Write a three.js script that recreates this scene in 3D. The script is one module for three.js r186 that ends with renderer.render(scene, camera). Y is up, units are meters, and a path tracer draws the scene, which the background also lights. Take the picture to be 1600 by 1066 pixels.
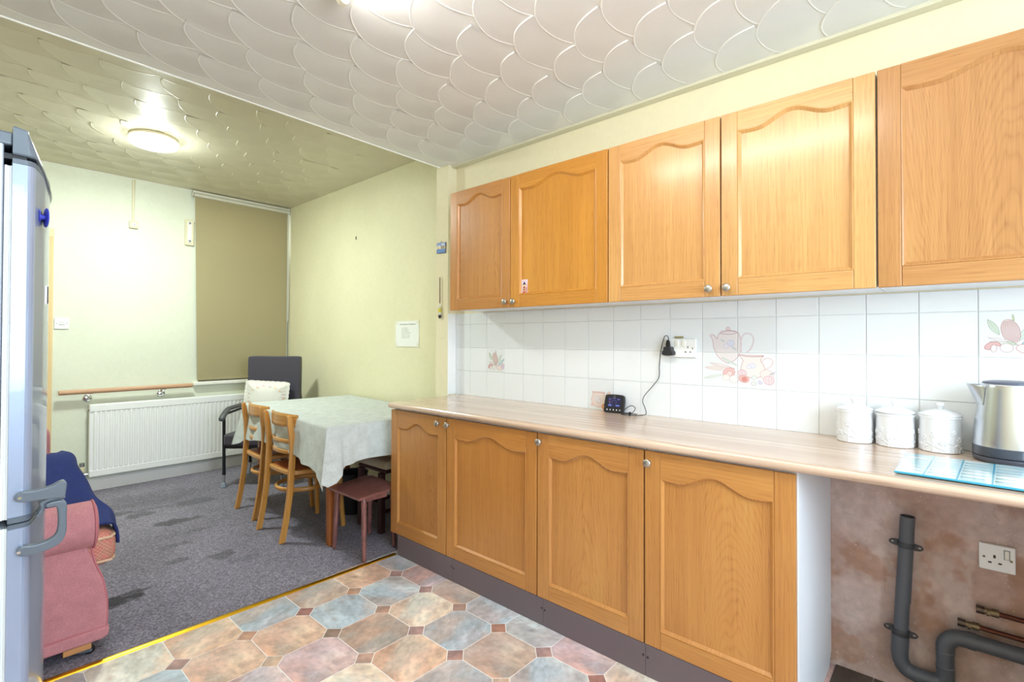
import * as THREE from 'three';
import { RoundedBoxGeometry } from 'three/addons/geometries/RoundedBoxGeometry.js';
import { mergeGeometries } from 'three/addons/utils/BufferGeometryUtils.js';
import { RectAreaLightUniformsLib } from 'three/addons/lights/RectAreaLightUniformsLib.js';

// ---------------------------------------------------------------- camera, sky, lights, exposure
const scene = new THREE.Scene();
const renderer = new THREE.WebGLRenderer({ antialias: true });
renderer.toneMapping = THREE.LinearToneMapping;
renderer.toneMappingExposure = 1.0;
renderer.shadowMap.enabled = true;
RectAreaLightUniformsLib.init();

const camera = new THREE.PerspectiveCamera(68.74, 1600 / 1066, 0.05, 60);
{
  const yaw = 0.8428, pitch = 0.0119, roll = 0.0031;
  const F = new THREE.Vector3(Math.sin(yaw) * Math.cos(pitch), Math.sin(pitch), -Math.cos(yaw) * Math.cos(pitch));
  const r0 = new THREE.Vector3(Math.cos(yaw), 0, Math.sin(yaw)), u0 = new THREE.Vector3().crossVectors(r0, F);
  const R = r0.clone().multiplyScalar(Math.cos(roll)).addScaledVector(u0, Math.sin(roll));
  const U = u0.clone().multiplyScalar(Math.cos(roll)).addScaledVector(r0, -Math.sin(roll));
  camera.quaternion.setFromRotationMatrix(new THREE.Matrix4().makeBasis(R, U, F.clone().negate()));
  camera.position.set(0, 1.2457, 0);
  camera.setViewOffset(1600, 1066, 0, 11.68, 1600, 1066);
  camera.updateProjectionMatrix();
}
scene.background = new THREE.Color(0.80, 0.92, 1.1).multiplyScalar(5);   // overcast daylight outside the windows

const WIN = { x0: -0.15, x1: 1.45, y0: 0.92, y1: 2.2, z: 1.5 };            // the kitchen window behind the camera
const daylight = new THREE.RectAreaLight(new THREE.Color(0.66, 0.84, 1.0), 10, WIN.x1 - WIN.x0, WIN.y1 - WIN.y0);
daylight.position.set((WIN.x0 + WIN.x1) / 2, (WIN.y0 + WIN.y1) / 2, WIN.z - 0.02);
scene.add(daylight);                                                        // faces -z, into the room

const TUBE = { x: 0.850, y: 2.372, z0: -1.500, z1: -0.30, r: 0.013 };          // fluorescent tube on the kitchen ceiling
const tubeColor = new THREE.Color(1.0, 0.98, 0.94);
for (const [ang, power] of [[-Math.PI / 2, 60], [-0.15, 60], [Math.PI + 0.15, 60]]) {
  const w = TUBE.z1 - TUBE.z0, L = new THREE.RectAreaLight(tubeColor, power, w, 0.032);
  L.position.set(TUBE.x + Math.cos(ang) * 0.024, TUBE.y + Math.sin(ang) * 0.024, (TUBE.z0 + TUBE.z1) / 2);
  L.up.set(0, Math.abs(Math.sin(ang)) > 0.9 ? 0 : 1, 0); if (L.up.y === 0) L.up.set(1, 0, 0);
  L.lookAt(L.position.x + Math.cos(ang), L.position.y + Math.sin(ang), L.position.z);
  scene.add(L);
}
const LED = { x: 0.9, z: -4.08, y: 2.572, r: 0.14 };                        // round dining-room ceiling light
const ledLight = new THREE.RectAreaLight(new THREE.Color(0.88, 1.0, 0.95), 195, 0.24, 0.24);
ledLight.position.set(LED.x, 2.549, LED.z); ledLight.up.set(1, 0, 0); ledLight.lookAt(LED.x, 0, LED.z);
scene.add(ledLight);
const ledBulb = new THREE.PointLight(new THREE.Color(0.90, 1.0, 0.98), 1.5, 0, 2);  // the glow that leaves the sides of the diffuser
ledBulb.position.set(LED.x, LED.y, LED.z); ledBulb.castShadow = true; ledBulb.shadow.radius = 2; scene.add(ledBulb);
//                                                       // just below the glowing diffuser, facing down

// ---------------------------------------------------------------- helpers
let seed = 12345;
const rnd = () => { seed = (seed * 1664525 + 1013904223) >>> 0; return seed / 4294967296; };
const rr = (a, b) => a + (b - a) * rnd();
const used = {};
const numbered = (n) => { const k = used[n] = (used[n] ?? -1) + 1; return k ? n + '_' + String(k).padStart(3, '0') : n; };
function mesh(name, geo, mat, parent) {
  const m = new THREE.Mesh(geo, mat); m.castShadow = m.receiveShadow = true;
  m.name = numbered(name); (parent ?? scene).add(m); return m;
}
function tag(o, label, category, group, kind) {
  o.userData.label = label; o.userData.category = category;
  if (group) o.userData.group = group;
  if (kind) o.userData.kind = kind;
  return o;
}
function thing(name, label, category, pos = [0, 0, 0], turn = 0, group) {
  const o = new THREE.Group(); o.name = numbered(name); o.position.set(...pos); o.rotation.y = turn; scene.add(o);
  return tag(o, label, category, group);
}
function part(name, parent, pos = [0, 0, 0]) { const o = new THREE.Group(); o.name = numbered(name); o.position.set(...pos); parent.add(o); return o; }
function struct(name) { const o = new THREE.Group(); o.name = numbered(name); o.userData.kind = 'structure'; scene.add(o); return o; }
const T = (g, x, y, z) => g.translate(x, y, z);
// box with softened edges, centred at x,y,z
function bx(w, h, d, x = 0, y = 0, z = 0, r = 0.002) {
  const m = Math.min(w, h, d); r = Math.min(r, m * 0.45);
  return new RoundedBoxGeometry(w, h, d, 1, r).translate(x, y, z);
}
function bxs(w, h, d, x, y, z, r, seg) { return new RoundedBoxGeometry(w, h, d, seg, r).translate(x, y, z); }
const span = (x0, x1, y0, y1, z0, z1, r) => bx(x1 - x0, y1 - y0, z1 - z0, (x0 + x1) / 2, (y0 + y1) / 2, (z0 + z1) / 2, r);
const slab = (x0, x1, y0, y1, z0, z1) => new THREE.BoxGeometry(x1 - x0, y1 - y0, z1 - z0).translate((x0 + x1) / 2, (y0 + y1) / 2, (z0 + z1) / 2);
// uv in metres from the faces' main direction; v runs along the grain axis
function metre(g, grain = 'y', ox = 0, oy = 0, k = 1) {
  if (g.index) g = g.toNonIndexed();
  const p = g.attributes.position, n = p.count, uv = new Float32Array(n * 2), a = new THREE.Vector3(), b = new THREE.Vector3(), c = new THREE.Vector3(), gi = 'xyz'.indexOf(grain);
  for (let i = 0; i < n; i += 3) {
    a.fromBufferAttribute(p, i); b.fromBufferAttribute(p, i + 1); c.fromBufferAttribute(p, i + 2);
    const nn = b.clone().sub(a).cross(c.clone().sub(a)), ab = [Math.abs(nn.x), Math.abs(nn.y), Math.abs(nn.z)];
    const d = ab.indexOf(Math.max(...ab));
    let other = [0, 1, 2].filter((q) => q !== d), v = other.includes(gi) ? gi : other[1], u = other.find((q) => q !== v);
    for (const [j, w] of [[i, a], [i + 1, b], [i + 2, c]]) { const q = w.toArray(); uv[j * 2] = q[u] * k + ox + (d === 1 ? 0.37 : 0); uv[j * 2 + 1] = q[v] * k + oy; }
  }
  g.setAttribute('uv', new THREE.BufferAttribute(uv, 2));
  return g;
}
const merge = (list) => mergeGeometries(list.map((g) => { const q = g.index ? g.toNonIndexed() : g.clone(); for (const k of Object.keys(q.attributes)) if (!['position', 'normal', 'uv'].includes(k)) q.deleteAttribute(k); if (!q.attributes.uv) q.setAttribute('uv', new THREE.BufferAttribute(new Float32Array(q.attributes.position.count * 2), 2)); return q; }));
const lathe = (pts, seg = 32) => new THREE.LatheGeometry(pts.map(([r, y]) => new THREE.Vector2(r, y)), seg);
const cyl = (r0, r1, h, seg = 20) => new THREE.CylinderGeometry(r0, r1, h, seg);
const V = (x, y, z) => new THREE.Vector3(x, y, z);
const tube = (pts, r, n = 32, seg = 8, closed = false) => new THREE.TubeGeometry(new THREE.CatmullRomCurve3(pts.map((p) => V(...p)), closed, 'catmullrom', 0.5), n, r, seg, closed);
// straight rod between two points, tapering
function rod(a, b, ra, rb = ra, seg = 12) {
  const A = V(...a), B = V(...b), d = B.clone().sub(A), g = cyl(rb, ra, d.length(), seg);
  g.applyQuaternion(new THREE.Quaternion().setFromUnitVectors(V(0, 1, 0), d.clone().normalize()));
  return g.translate((A.x + B.x) / 2, (A.y + B.y) / 2, (A.z + B.z) / 2);
}
const shapeOf = (pts) => new THREE.Shape(pts.map(([x, y]) => new THREE.Vector2(x, y)));
function extrude(pts, depth, bevel = 0, bseg = 2, holes = []) {
  const s = shapeOf(pts); for (const h of holes) s.holes.push(new THREE.Path(h.map(([x, y]) => new THREE.Vector2(x, y))));
  return new THREE.ExtrudeGeometry(s, { depth: depth - 2 * bevel, bevelEnabled: bevel > 0, bevelThickness: bevel, bevelSize: bevel, bevelOffset: -bevel, bevelSegments: bseg, curveSegments: 12 }).translate(0, 0, bevel);
}
const smoothPts = (pts, n = 60, closed = true) => new THREE.CatmullRomCurve3(pts.map(([x, y]) => V(x, y, 0)), closed, 'centripetal').getPoints(n).slice(0, closed ? n : n + 1).map((p) => [p.x, p.y]);
// profile [(inset, height)] carried round a closed counter-clockwise outline with mitred corners
function sweepOutline(pts, profile) {
  const n = pts.length, m = profile.length, pos = [], idx = [], uv = [];
  let len = 0;
  for (let i = 0; i <= n; i++) {
    const p = pts[i % n], a = pts[(i + n - 1) % n], b = pts[(i + 1) % n];
    const d1 = [p[0] - a[0], p[1] - a[1]], d2 = [b[0] - p[0], b[1] - p[1]], l1 = Math.hypot(...d1), l2 = Math.hypot(...d2);
    const n1 = [-d1[1] / l1, d1[0] / l1], n2 = [-d2[1] / l2, d2[0] / l2];
    let mx = n1[0] + n2[0], my = n1[1] + n2[1]; const dot = (mx * n1[0] + my * n1[1]); mx /= dot; my /= dot;
    for (let j = 0; j < m; j++) { pos.push(p[0] + mx * profile[j][0], p[1] + my * profile[j][0], profile[j][1]); uv.push(j * 0.004, len); }
    len += l2;
  }
  for (let i = 0; i < n; i++) for (let j = 0; j < m - 1; j++) { const a = i * m + j, b = a + m; idx.push(a, b, a + 1, b, b + 1, a + 1); }
  let g = new THREE.BufferGeometry();
  g.setAttribute('position', new THREE.Float32BufferAttribute(pos, 3)); g.setAttribute('uv', new THREE.Float32BufferAttribute(uv, 2)); g.setIndex(idx);
  g = g.toNonIndexed(); g.computeVertexNormals(); return g;
}
// grid surface f(u, v) -> [x, y, z], with a back face offset by thickness when t > 0
function sheet(f, nu, nv, t = 0, uvk = [1, 1]) {
  const P = [], UV = [];
  for (let i = 0; i <= nu; i++) for (let j = 0; j <= nv; j++) { P.push(V(...f(i / nu, j / nv))); UV.push(i / nu * uvk[0], j / nv * uvk[1]); }
  const at = (i, j) => i * (nv + 1) + j, idx = [];
  for (let i = 0; i < nu; i++) for (let j = 0; j < nv; j++) idx.push(at(i, j), at(i + 1, j), at(i + 1, j + 1), at(i, j), at(i + 1, j + 1), at(i, j + 1));
  const g = new THREE.BufferGeometry();
  g.setAttribute('position', new THREE.Float32BufferAttribute(P.flatMap((p) => p.toArray()), 3)); g.setAttribute('uv', new THREE.Float32BufferAttribute(UV, 2)); g.setIndex(idx); g.computeVertexNormals();
  if (!t) return g;
  const N = g.attributes.normal, n = P.length, pos = P.flatMap((p) => p.toArray()), id = [...idx];
  for (let k = 0; k < n; k++) pos.push(P[k].x - N.getX(k) * t, P[k].y - N.getY(k) * t, P[k].z - N.getZ(k) * t);
  for (let k = 0; k < idx.length; k += 3) id.push(idx[k] + n, idx[k + 2] + n, idx[k + 1] + n);
  const rim = []; for (let i = 0; i <= nu; i++) rim.push(at(i, 0)); for (let j = 1; j <= nv; j++) rim.push(at(nu, j)); for (let i = nu - 1; i >= 0; i--) rim.push(at(i, nv)); for (let j = nv - 1; j >= 1; j--) rim.push(at(0, j));
  for (let k = 0; k < rim.length; k++) { const a = rim[k], b = rim[(k + 1) % rim.length]; id.push(a, a + n, b, b, a + n, b + n); }
  const h = new THREE.BufferGeometry();
  h.setAttribute('position', new THREE.Float32BufferAttribute(pos, 3)); h.setAttribute('uv', new THREE.Float32BufferAttribute([...UV, ...UV], 2)); h.setIndex(id); h.computeVertexNormals();
  return h;
}

// ---------------------------------------------------------------- textures
const hash = (x, y, s) => { let h = (x * 374761393 + y * 668265263 + s * 1442695041) | 0; h = Math.imul(h ^ (h >>> 13), 1274126177); h ^= h >>> 16; return (h >>> 0) / 4294967296; };
function vn(x, y, px, py, s) {   // value noise that repeats after px, py cells
  const ix = Math.floor(x), iy = Math.floor(y), fx = x - ix, fy = y - iy, u = fx * fx * (3 - 2 * fx), v = fy * fy * (3 - 2 * fy), m = (a, b) => ((a % b) + b) % b;
  const x0 = m(ix, px), x1 = m(ix + 1, px), y0 = m(iy, py), y1 = m(iy + 1, py);
  return (hash(x0, y0, s) * (1 - u) + hash(x1, y0, s) * u) * (1 - v) + (hash(x0, y1, s) * (1 - u) + hash(x1, y1, s) * u) * v;
}
function fbm(u, v, fx, fy, oct, s) { let a = 0.5, t = 0, n = 0; for (let o = 0; o < oct; o++) { t += a * vn(u * fx, v * fy, fx, fy, s + o); n += a; a *= 0.5; fx *= 2; fy *= 2; } return t / n; }
function dataTex(w, h, f, srgb, repX = 1, repY = 1) {
  const d = new Uint8Array(w * h * 4);
  for (let y = 0; y < h; y++) for (let x = 0; x < w; x++) { const c = f((x + 0.5) / w, (y + 0.5) / h), o = (y * w + x) * 4; d[o] = Math.max(0, Math.min(255, c[0])); d[o + 1] = Math.max(0, Math.min(255, c[1])); d[o + 2] = Math.max(0, Math.min(255, c[2])); d[o + 3] = 255; }
  const t = new THREE.DataTexture(d, w, h); t.wrapS = t.wrapT = THREE.RepeatWrapping; t.magFilter = t.minFilter = THREE.LinearFilter; t.repeat.set(repX, repY);
  if (srgb) t.colorSpace = THREE.SRGBColorSpace; t.needsUpdate = true; return t;
}
const grey = (k) => [k, k, k];
function canvasTex(w, h, draw) {
  const c = document.createElement('canvas'); c.width = w; c.height = h; draw(c.getContext('2d'), w, h);
  const t = new THREE.CanvasTexture(c); t.colorSpace = THREE.SRGBColorSpace; return t;
}
const mixc = (a, b, t) => a.map((x, i) => x + (b[i] - x) * t);
const sstep = (a, b, x) => { const t = Math.max(0, Math.min(1, (x - a) / (b - a))); return t * t * (3 - 2 * t); };

// oak: v along the grain, straight grain with pores and flecks (0.6 x 1.2 m)
const oakPx = (u, v, cath) => {
  const wob = fbm(u, v, 3, 2, 3, 11) - 0.5, fine = fbm(u, v, 220, 7, 2, 23), streak = fbm(u + 0.02 * wob, v, 14, 1, 4, 31), pore = fbm(u + 0.012 * wob, v, 256, 20, 2, 47), cloud = fbm(u, v, 5, 3, 3, 77);
  let k = 0.82 + 0.10 * (streak - 0.5) + 0.10 * (fine - 0.5) + 0.10 * (cloud - 0.5), dash = pore < 0.40 ? (0.40 - pore) / 0.4 : 0;
  if (cath) {   // flame figure: tall nested arches of dark pores, two boards to the sheet
    const q = ((u * 2 + 0.10 * wob) % 1 + 1) % 1 - 0.5, c = q * q * 5.0 + Math.abs(q) * 0.35, t = (c + v * 2.0 + 0.55 * wob + 0.35 * (cloud - 0.5) + 0.12 * (fbm(u, v, 24, 12, 2, 93) - 0.5)) * 11, f = t - Math.floor(t), band = Math.pow(1 - Math.min(1, Math.abs(f - 0.5) * 2.6), 2);
    const on = 0.45 + 0.55 * fbm(u, v, 9, 7, 3, 88);
    k -= 0.14 * band * on * (0.55 + 0.9 * dash); dash *= 0.7;
    const seam = Math.abs(Math.abs(q) - 0.5); k += (Math.floor(u * 2 + 0.1 * wob) % 2 ? 0.018 : -0.018);
  } else { const t = (u + 0.03 * wob + 0.004 * Math.sin(v * 12.566)) * 46, f = t - Math.floor(t); k -= 0.035 * Math.pow(1 - Math.min(1, Math.abs(f - 0.5) * 2.4), 2) * (0.4 + streak); }
  return k - 0.13 * dash;
};
const oakCol = (k) => [255 * Math.min(1, 0.30 + 0.82 * k), 255 * Math.min(1, 0.06 + 1.02 * k - 0.02), 255 * Math.min(1, 1.28 * k - 0.19)];
const oakTex = dataTex(1024, 1024, (u, v) => oakCol(oakPx(u, v, false)), true, 1 / 0.6, 1 / 1.2);
const oakCathTex = dataTex(1024, 1024, (u, v) => oakCol(oakPx(u, v, true)), true, 1 / 0.6, 1 / 1.2);
const oakBump = dataTex(512, 1024, (u, v) => grey(255 * (0.5 * fbm(u, v, 160, 6, 2, 23) + 0.5 * (fbm(u, v, 128, 16, 1, 47) > 0.3 ? 1 : 0.4))), false, 1 / 0.6, 1 / 1.2);
// laminate worktop: v along the run
const topTex = dataTex(1024, 1024, (u, v) => {
  const w = fbm(u, v, 2, 1, 3, 5) - 0.5, s = fbm(u + 0.03 * w, v, 40, 2, 4, 8), f = fbm(u, v, 200, 6, 2, 9), p = fbm(u, v, 90, 10, 2, 91);
  const k = 0.82 + 0.30 * (s - 0.5) + 0.12 * (f - 0.5) - (p < 0.34 ? 0.5 * (0.34 - p) : 0);
  return [255 * Math.min(1, 0.14 + 0.98 * k), 255 * Math.min(1, 1.06 * k - 0.02), 255 * Math.min(1, 1.16 * k - 0.14)];
}, true, 1 / 0.62, 1 / 1.6);
const woodTex = dataTex(512, 1024, (u, v) => { const k = 0.82 + 0.25 * (fbm(u, v, 40, 2, 4, 61) - 0.5) + 0.1 * (fbm(u, v, 160, 8, 2, 62) - 0.5); return [255 * Math.min(1, k + 0.12), 255 * k, 255 * Math.max(0, k - 0.06)]; }, true, 1 / 0.3, 1 / 0.8);
// slate-effect vinyl: 1.2 m square of mixed stone colours
const slateTex = dataTex(1024, 1024, (u, v) => {
  const a = fbm(u, v, 5, 9, 5, 101), b = fbm(u, v, 4, 7, 5, 131), c = fbm(u, v, 8, 14, 4, 151), d = fbm(u, v, 60, 90, 3, 171), e = fbm(u, v, 14, 22, 5, 191);
  let col = mixc([196, 202, 206], [214, 184, 168], sstep(0.42, 0.62, a));
  col = mixc(col, [238, 230, 220], 0.75 * sstep(0.52, 0.70, b));
  col = mixc(col, [184, 166, 160], 0.6 * sstep(0.54, 0.70, c));
  col = mixc(col, [206, 184, 184], 0.5 * sstep(0.55, 0.72, fbm(u, v, 6, 6, 4, 211)));
  const k = 1.03 + 0.24 * (d - 0.5) + 0.30 * (e - 0.5);
  return col.map((x) => (x + (255 - x) * 0.20) * k);
}, true, 1 / 1.2, 1 / 1.2);
const slateBump = dataTex(512, 512, (u, v) => grey(255 * fbm(u, v, 30, 50, 5, 171)), false, 1 / 0.6, 1 / 0.6);
// carpet 3.2 x 3.0 m, worn and stained; u = (x + 0.8) / 3.2, v = (z + 5.3) / 3.0
const stains = [[1.00, -3.98, .10, .07, .5], [1.10, -3.95, .10, .035, .35], [0.895, -4.30, .09, .05, .36], [0.78, -4.43, .10, .05, .30], [0.96, -4.40, .12, .03, .2], [0.50, -2.97, .13, .07, .85], [0.60, -3.02, .09, .03, .6], [0.863, -3.27, .06, .04, .3], [1.04, -3.16, .08, .06, .34], [0.90, -3.52, .09, .035, .28], [1.25, -4.35, .16, .08, .22], [1.12, -3.02, .1, .05, .14], [1.06, -3.7, .14, .03, .16], [1.5, -3.3, .2, .15, .12], [1.0, -4.7, .4, .2, .12], [0.75, -3.5, .2, .3, .1]];
const carpetTex = dataTex(2048, 2048, (u, v) => {
  const x = u * 3.2 - 0.8, z = v * 3.0 - 5.3, sp = hash((u * 2048) | 0, (v * 2048) | 0, 5), sp2 = fbm(u, v, 500, 470, 2, 6), big = fbm(u, v, 9, 8, 4, 7);
  let k = 0.86 + 0.46 * (sp - 0.5) + 0.5 * (sp2 - 0.5) + 0.22 * (big - 0.5), col = [148, 142, 156];
  let st = 0;
  for (const [sx, sz, rx, rz, a] of stains) { const q = Math.hypot((x - sx) / rx, (z - sz) / rz) + 1.1 * (fbm(u, v, 70, 66, 3, 9) - 0.5); st = Math.max(st, a * (1 - sstep(0.72, 1.12, q))); }
  col = mixc(col, [62, 60, 64], st);
  return col.map((c) => c * k);
}, true);
const carpetBump = dataTex(512, 512, (u, v) => grey(255 * (0.5 * hash((u * 512) | 0, (v * 512) | 0, 15) + 0.5 * fbm(u, v, 128, 128, 2, 16))), false, 5, 5);
const wallBump = dataTex(512, 512, (u, v) => grey(255 * (0.6 * fbm(u, v, 60, 60, 3, 301) + 0.4 * fbm(u, v, 12, 12, 3, 305))), false, 1 / 0.5, 1 / 0.5);
const wallTex = dataTex(512, 512, (u, v) => { const k = 246 + 10 * (fbm(u, v, 5, 5, 4, 311) - 0.5) + 5 * (fbm(u, v, 90, 90, 2, 312) - 0.5); return [k, k, k - 2]; }, true, 1 / 1.7, 1 / 1.7);
const ceilTex = dataTex(512, 512, (u, v) => { const k = 244 + 14 * (fbm(u, v, 6, 6, 4, 321) - 0.5); return [k, k - 1, k - 3]; }, true, 1 / 1.3, 1 / 1.3);
const plasterTex = dataTex(1024, 1024, (u, v) => {
  const a = fbm(u, v, 5, 5, 5, 401), b = fbm(u, v, 9, 5, 5, 411), c = fbm(u, v, 40, 40, 4, 421), e = fbm(u, v, 6, 5, 5, 431), w = fbm(u + 0.06 * a, v + 0.06 * b, 16, 16, 5, 471);
  let col = mixc([226, 202, 192], [208, 178, 164], sstep(0.42, 0.62, a));
  col = mixc(col, [236, 220, 214], 0.6 * sstep(0.52, 0.66, b));
  col = mixc(col, [190, 142, 112], 0.55 * sstep(0.62, 0.72, e));
  col = mixc(col, [196, 170, 158], 0.22 * sstep(0.55, 0.60, w) * (1 - sstep(0.60, 0.66, w)));
  const drip = sstep(0.76, 0.8, fbm(u, v, 18, 2, 2, 451)); col = mixc(col, [176, 128, 98], 0.4 * drip);
  if (fbm(u, v, 150, 150, 2, 441) > 0.83 && fbm(u, v, 6, 3, 2, 442) > 0.55) col = mixc(col, [246, 240, 238], 0.7);
  return col.map((x) => x * (0.94 + 0.14 * (c - 0.5)));
}, true, 1 / 0.9, 1 / 0.9);
const weaveBump = dataTex(128, 128, (u, v) => grey(127 + 64 * (Math.sin(u * Math.PI * 32) + Math.sin(v * Math.PI * 32)) * 0.9), false, 1 / 0.03, 1 / 0.03);
const fabricTex = dataTex(256, 256, (u, v) => { const k = 226 + 50 * (hash((u * 256) | 0, (v * 256) | 0, 501) - 0.5) + 26 * (fbm(u, v, 8, 8, 3, 502) - 0.5); return grey(k); }, true, 1 / 0.25, 1 / 0.25);
const tapestryTex = dataTex(256, 256, (u, v) => { const p = ((u * 16) | 0) + ((v * 16) | 0) & 1, n = fbm(u, v, 6, 6, 3, 511), k = 205 + 40 * (n - 0.5) + (p ? 14 : -14); return n > 0.56 ? [k + 20, k - 20, k - 24] : [k + 22, k + 4, k - 8]; }, true, 1 / 0.12, 1 / 0.12);
const scratchTex = dataTex(512, 512, (u, v) => { const n = fbm(u, v, 90, 90, 3, 521), f = n > 0.69 ? 1 : 0, k = 0.85 + 0.3 * (fbm(u, v, 14, 14, 3, 522) - 0.5); return mixc([255 * k, 255 * k, 255 * k], [255, 235, 215], f * 0.9); }, true, 1 / 0.35, 1 / 0.35);
const brushedBump = dataTex(256, 256, (u, v) => grey(255 * fbm(u, v, 4, 128, 2, 531)), false, 1, 1);

// ---------------------------------------------------------------- materials
const S = (c) => new THREE.Color(c);
const std = (color, rough = 0.6, extra = {}) => new THREE.MeshStandardMaterial({ color: S(color), roughness: rough, ...extra });
const phys = (color, rough = 0.6, extra = {}) => new THREE.MeshPhysicalMaterial({ color: S(color), roughness: rough, ...extra });
const M = {
  wall: std('#f1e7c6', 0.62, { map: wallTex, bumpMap: wallBump, bumpScale: 0.0006 }), wallFar: std('#e8ebd8', 0.6, { map: wallTex, bumpMap: wallBump, bumpScale: 0.0006 }), wallDine: std('#ece7c4', 0.6, { map: wallTex, bumpMap: wallBump, bumpScale: 0.0006 }),
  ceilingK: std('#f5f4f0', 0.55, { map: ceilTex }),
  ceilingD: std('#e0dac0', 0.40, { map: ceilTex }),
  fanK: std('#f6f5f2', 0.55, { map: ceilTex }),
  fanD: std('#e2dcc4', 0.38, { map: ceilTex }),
  gloss: std('#f1efe4', 0.35), white: std('#f2f2f0', 0.4), cream: std('#dcd4b4', 0.45), skirt: std('#f3f3ef', 0.4),
  melamine: std('#eceff2', 0.38), trimPaint: std('#e6c999', 0.4),
  grout: std('#f3f3f1', 0.9), tile: phys('#e9ecef', 0.16, { clearcoat: 0.4, clearcoatRoughness: 0.1 }),
  grey: std('#6a6c70', 0.5), plinth: std('#6d6065', 0.55), dark: std('#26262b', 0.45), black: std('#1b1a1e', 0.4),
  floorGrout: std('#f4f1ee', 0.6),
  carpet: std('#ffffff', 1, { map: carpetTex, bumpMap: carpetBump, bumpScale: 0.004 }),
  brass: std('#d8a92c', 0.28, { metalness: 1 }), steel: std('#c9cacc', 0.28, { metalness: 1 }), satin: std('#b9b6b0', 0.38, { metalness: 1 }), chrome: std('#dfe3e6', 0.12, { metalness: 1 }),
  copper: std('#5d3426', 0.5, { metalness: 0.7 }), oldBrass: std('#7d6f58', 0.4, { metalness: 0.9 }),
  top: phys('#dad2c0', 0.24, { map: topTex, clearcoat: 0.5, clearcoatRoughness: 0.12 }),
  plaster: std('#f2eeee', 0.92, { map: plasterTex, bumpMap: wallBump, bumpScale: 0.0015 }),
  pipe: std('#53555a', 0.42), clip: std('#3a3a3c', 0.5),
  beech: phys('#d2ab5a', 0.32, { map: woodTex, clearcoat: 0.3, clearcoatRoughness: 0.25 }), seat: phys('#b9733f', 0.4, { map: woodTex, clearcoat: 0.2, clearcoatRoughness: 0.3 }), tableLeg: std('#b5793d', 0.45, { map: woodTex }), rail: std('#d6c2a6', 0.5, { map: woodTex }), block: std('#d8b078', 0.6, { map: woodTex }),
  burgundy: phys('#94605c', 0.32, { map: scratchTex, clearcoat: 0.4, clearcoatRoughness: 0.25 }), burgundyDark: std('#3c2022', 0.45),
  cloth: std('#cfd6cf', 0.85, { bumpMap: weaveBump, bumpScale: 0.0004, map: fabricTex }),
  pink: std('#dd969d', 0.9, { map: fabricTex, bumpMap: weaveBump, bumpScale: 0.0005 }), piping: std('#bd7078', 0.8), beigePipe: std('#d9b99b', 0.8), tapestry: std('#e2b3a4', 0.9, { map: tapestryTex }),
  navy: std('#2b3c84', 0.95, { map: fabricTex, bumpMap: weaveBump, bumpScale: 0.001 }),
  leather: std('#45424d', 0.5, { bumpMap: wallBump, bumpScale: 0.0008 }), leatherSide: std('#2c2a30', 0.5), blackMetal: std('#26282c', 0.35, { metalness: 0.4 }), armPad: std('#4a4b4f', 0.45), greyRubber: std('#8d99a8', 0.6),
  fridgeSide: phys('#a9b2bf', 0.38, { metalness: 0.35 }), fridgeFront: phys('#8e9bb4', 0.36, { metalness: 0.3, clearcoat: 0.7, clearcoatRoughness: 0.03 }), fridgePlastic: std('#59636f', 0.32), fridgeDark: std('#17191d', 0.5), gasket: std('#e8ecf0', 0.5), handle: phys('#5b6672', 0.28, { clearcoat: 0.4 }),
  blue: std('#3c43b8', 0.4), diffuser: std('#ffffff', 0.5, { emissive: S('#f6fff6'), emissiveIntensity: 7 }), tubeGlow: std('#ffffff', 0.5, { emissive: S('#fff4e2'), emissiveIntensity: 6 }), lampRim: std('#efe3c4', 0.4), fitting: std('#f2ead6', 0.4),
  ceramic: phys('#e4e5e8', 0.14, { clearcoat: 0.6, clearcoatRoughness: 0.06 }), kettle: phys('#cdd0d6', 0.24, { metalness: 1, anisotropy: 0.6 }), kettleBase: phys('#3b414e', 0.28, { clearcoat: 0.3 }), kettleLid: std('#5b5f70', 0.35),
  blind: phys('#b7aa82', 0.85, { transmission: 0.22, thickness: 0 }), aluminium: std('#d9d6c8', 0.35, { metalness: 0.2 }), card: std('#c8a87c', 0.85), paper: std('#f2f0ea', 0.8), cushionBeige: std('#d8cbb4', 0.8), plasticBin: std('#1c1c1e', 0.45),
  lace: std('#f1ecdc', 0.9), glass: phys('#ffffff', 0.02, { transmission: 1, thickness: 0 }), yellow: std('#dcd23a', 0.4), screwMetal: std('#8d8d8c', 0.4, { metalness: 0.8 }), outside: std('#8d8573', 0.9), wood2: std('#a1703d', 0.5, { map: woodTex })
};
const oakMats = new Map();
function oak(tint, cath) { const k = tint + cath; if (!oakMats.has(k)) oakMats.set(k, phys(tint, 0.36, { map: cath ? oakCathTex : oakTex, bumpMap: oakBump, bumpScale: 0.0003, clearcoat: 0.45, clearcoatRoughness: 0.18 })); return oakMats.get(k); }

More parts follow.
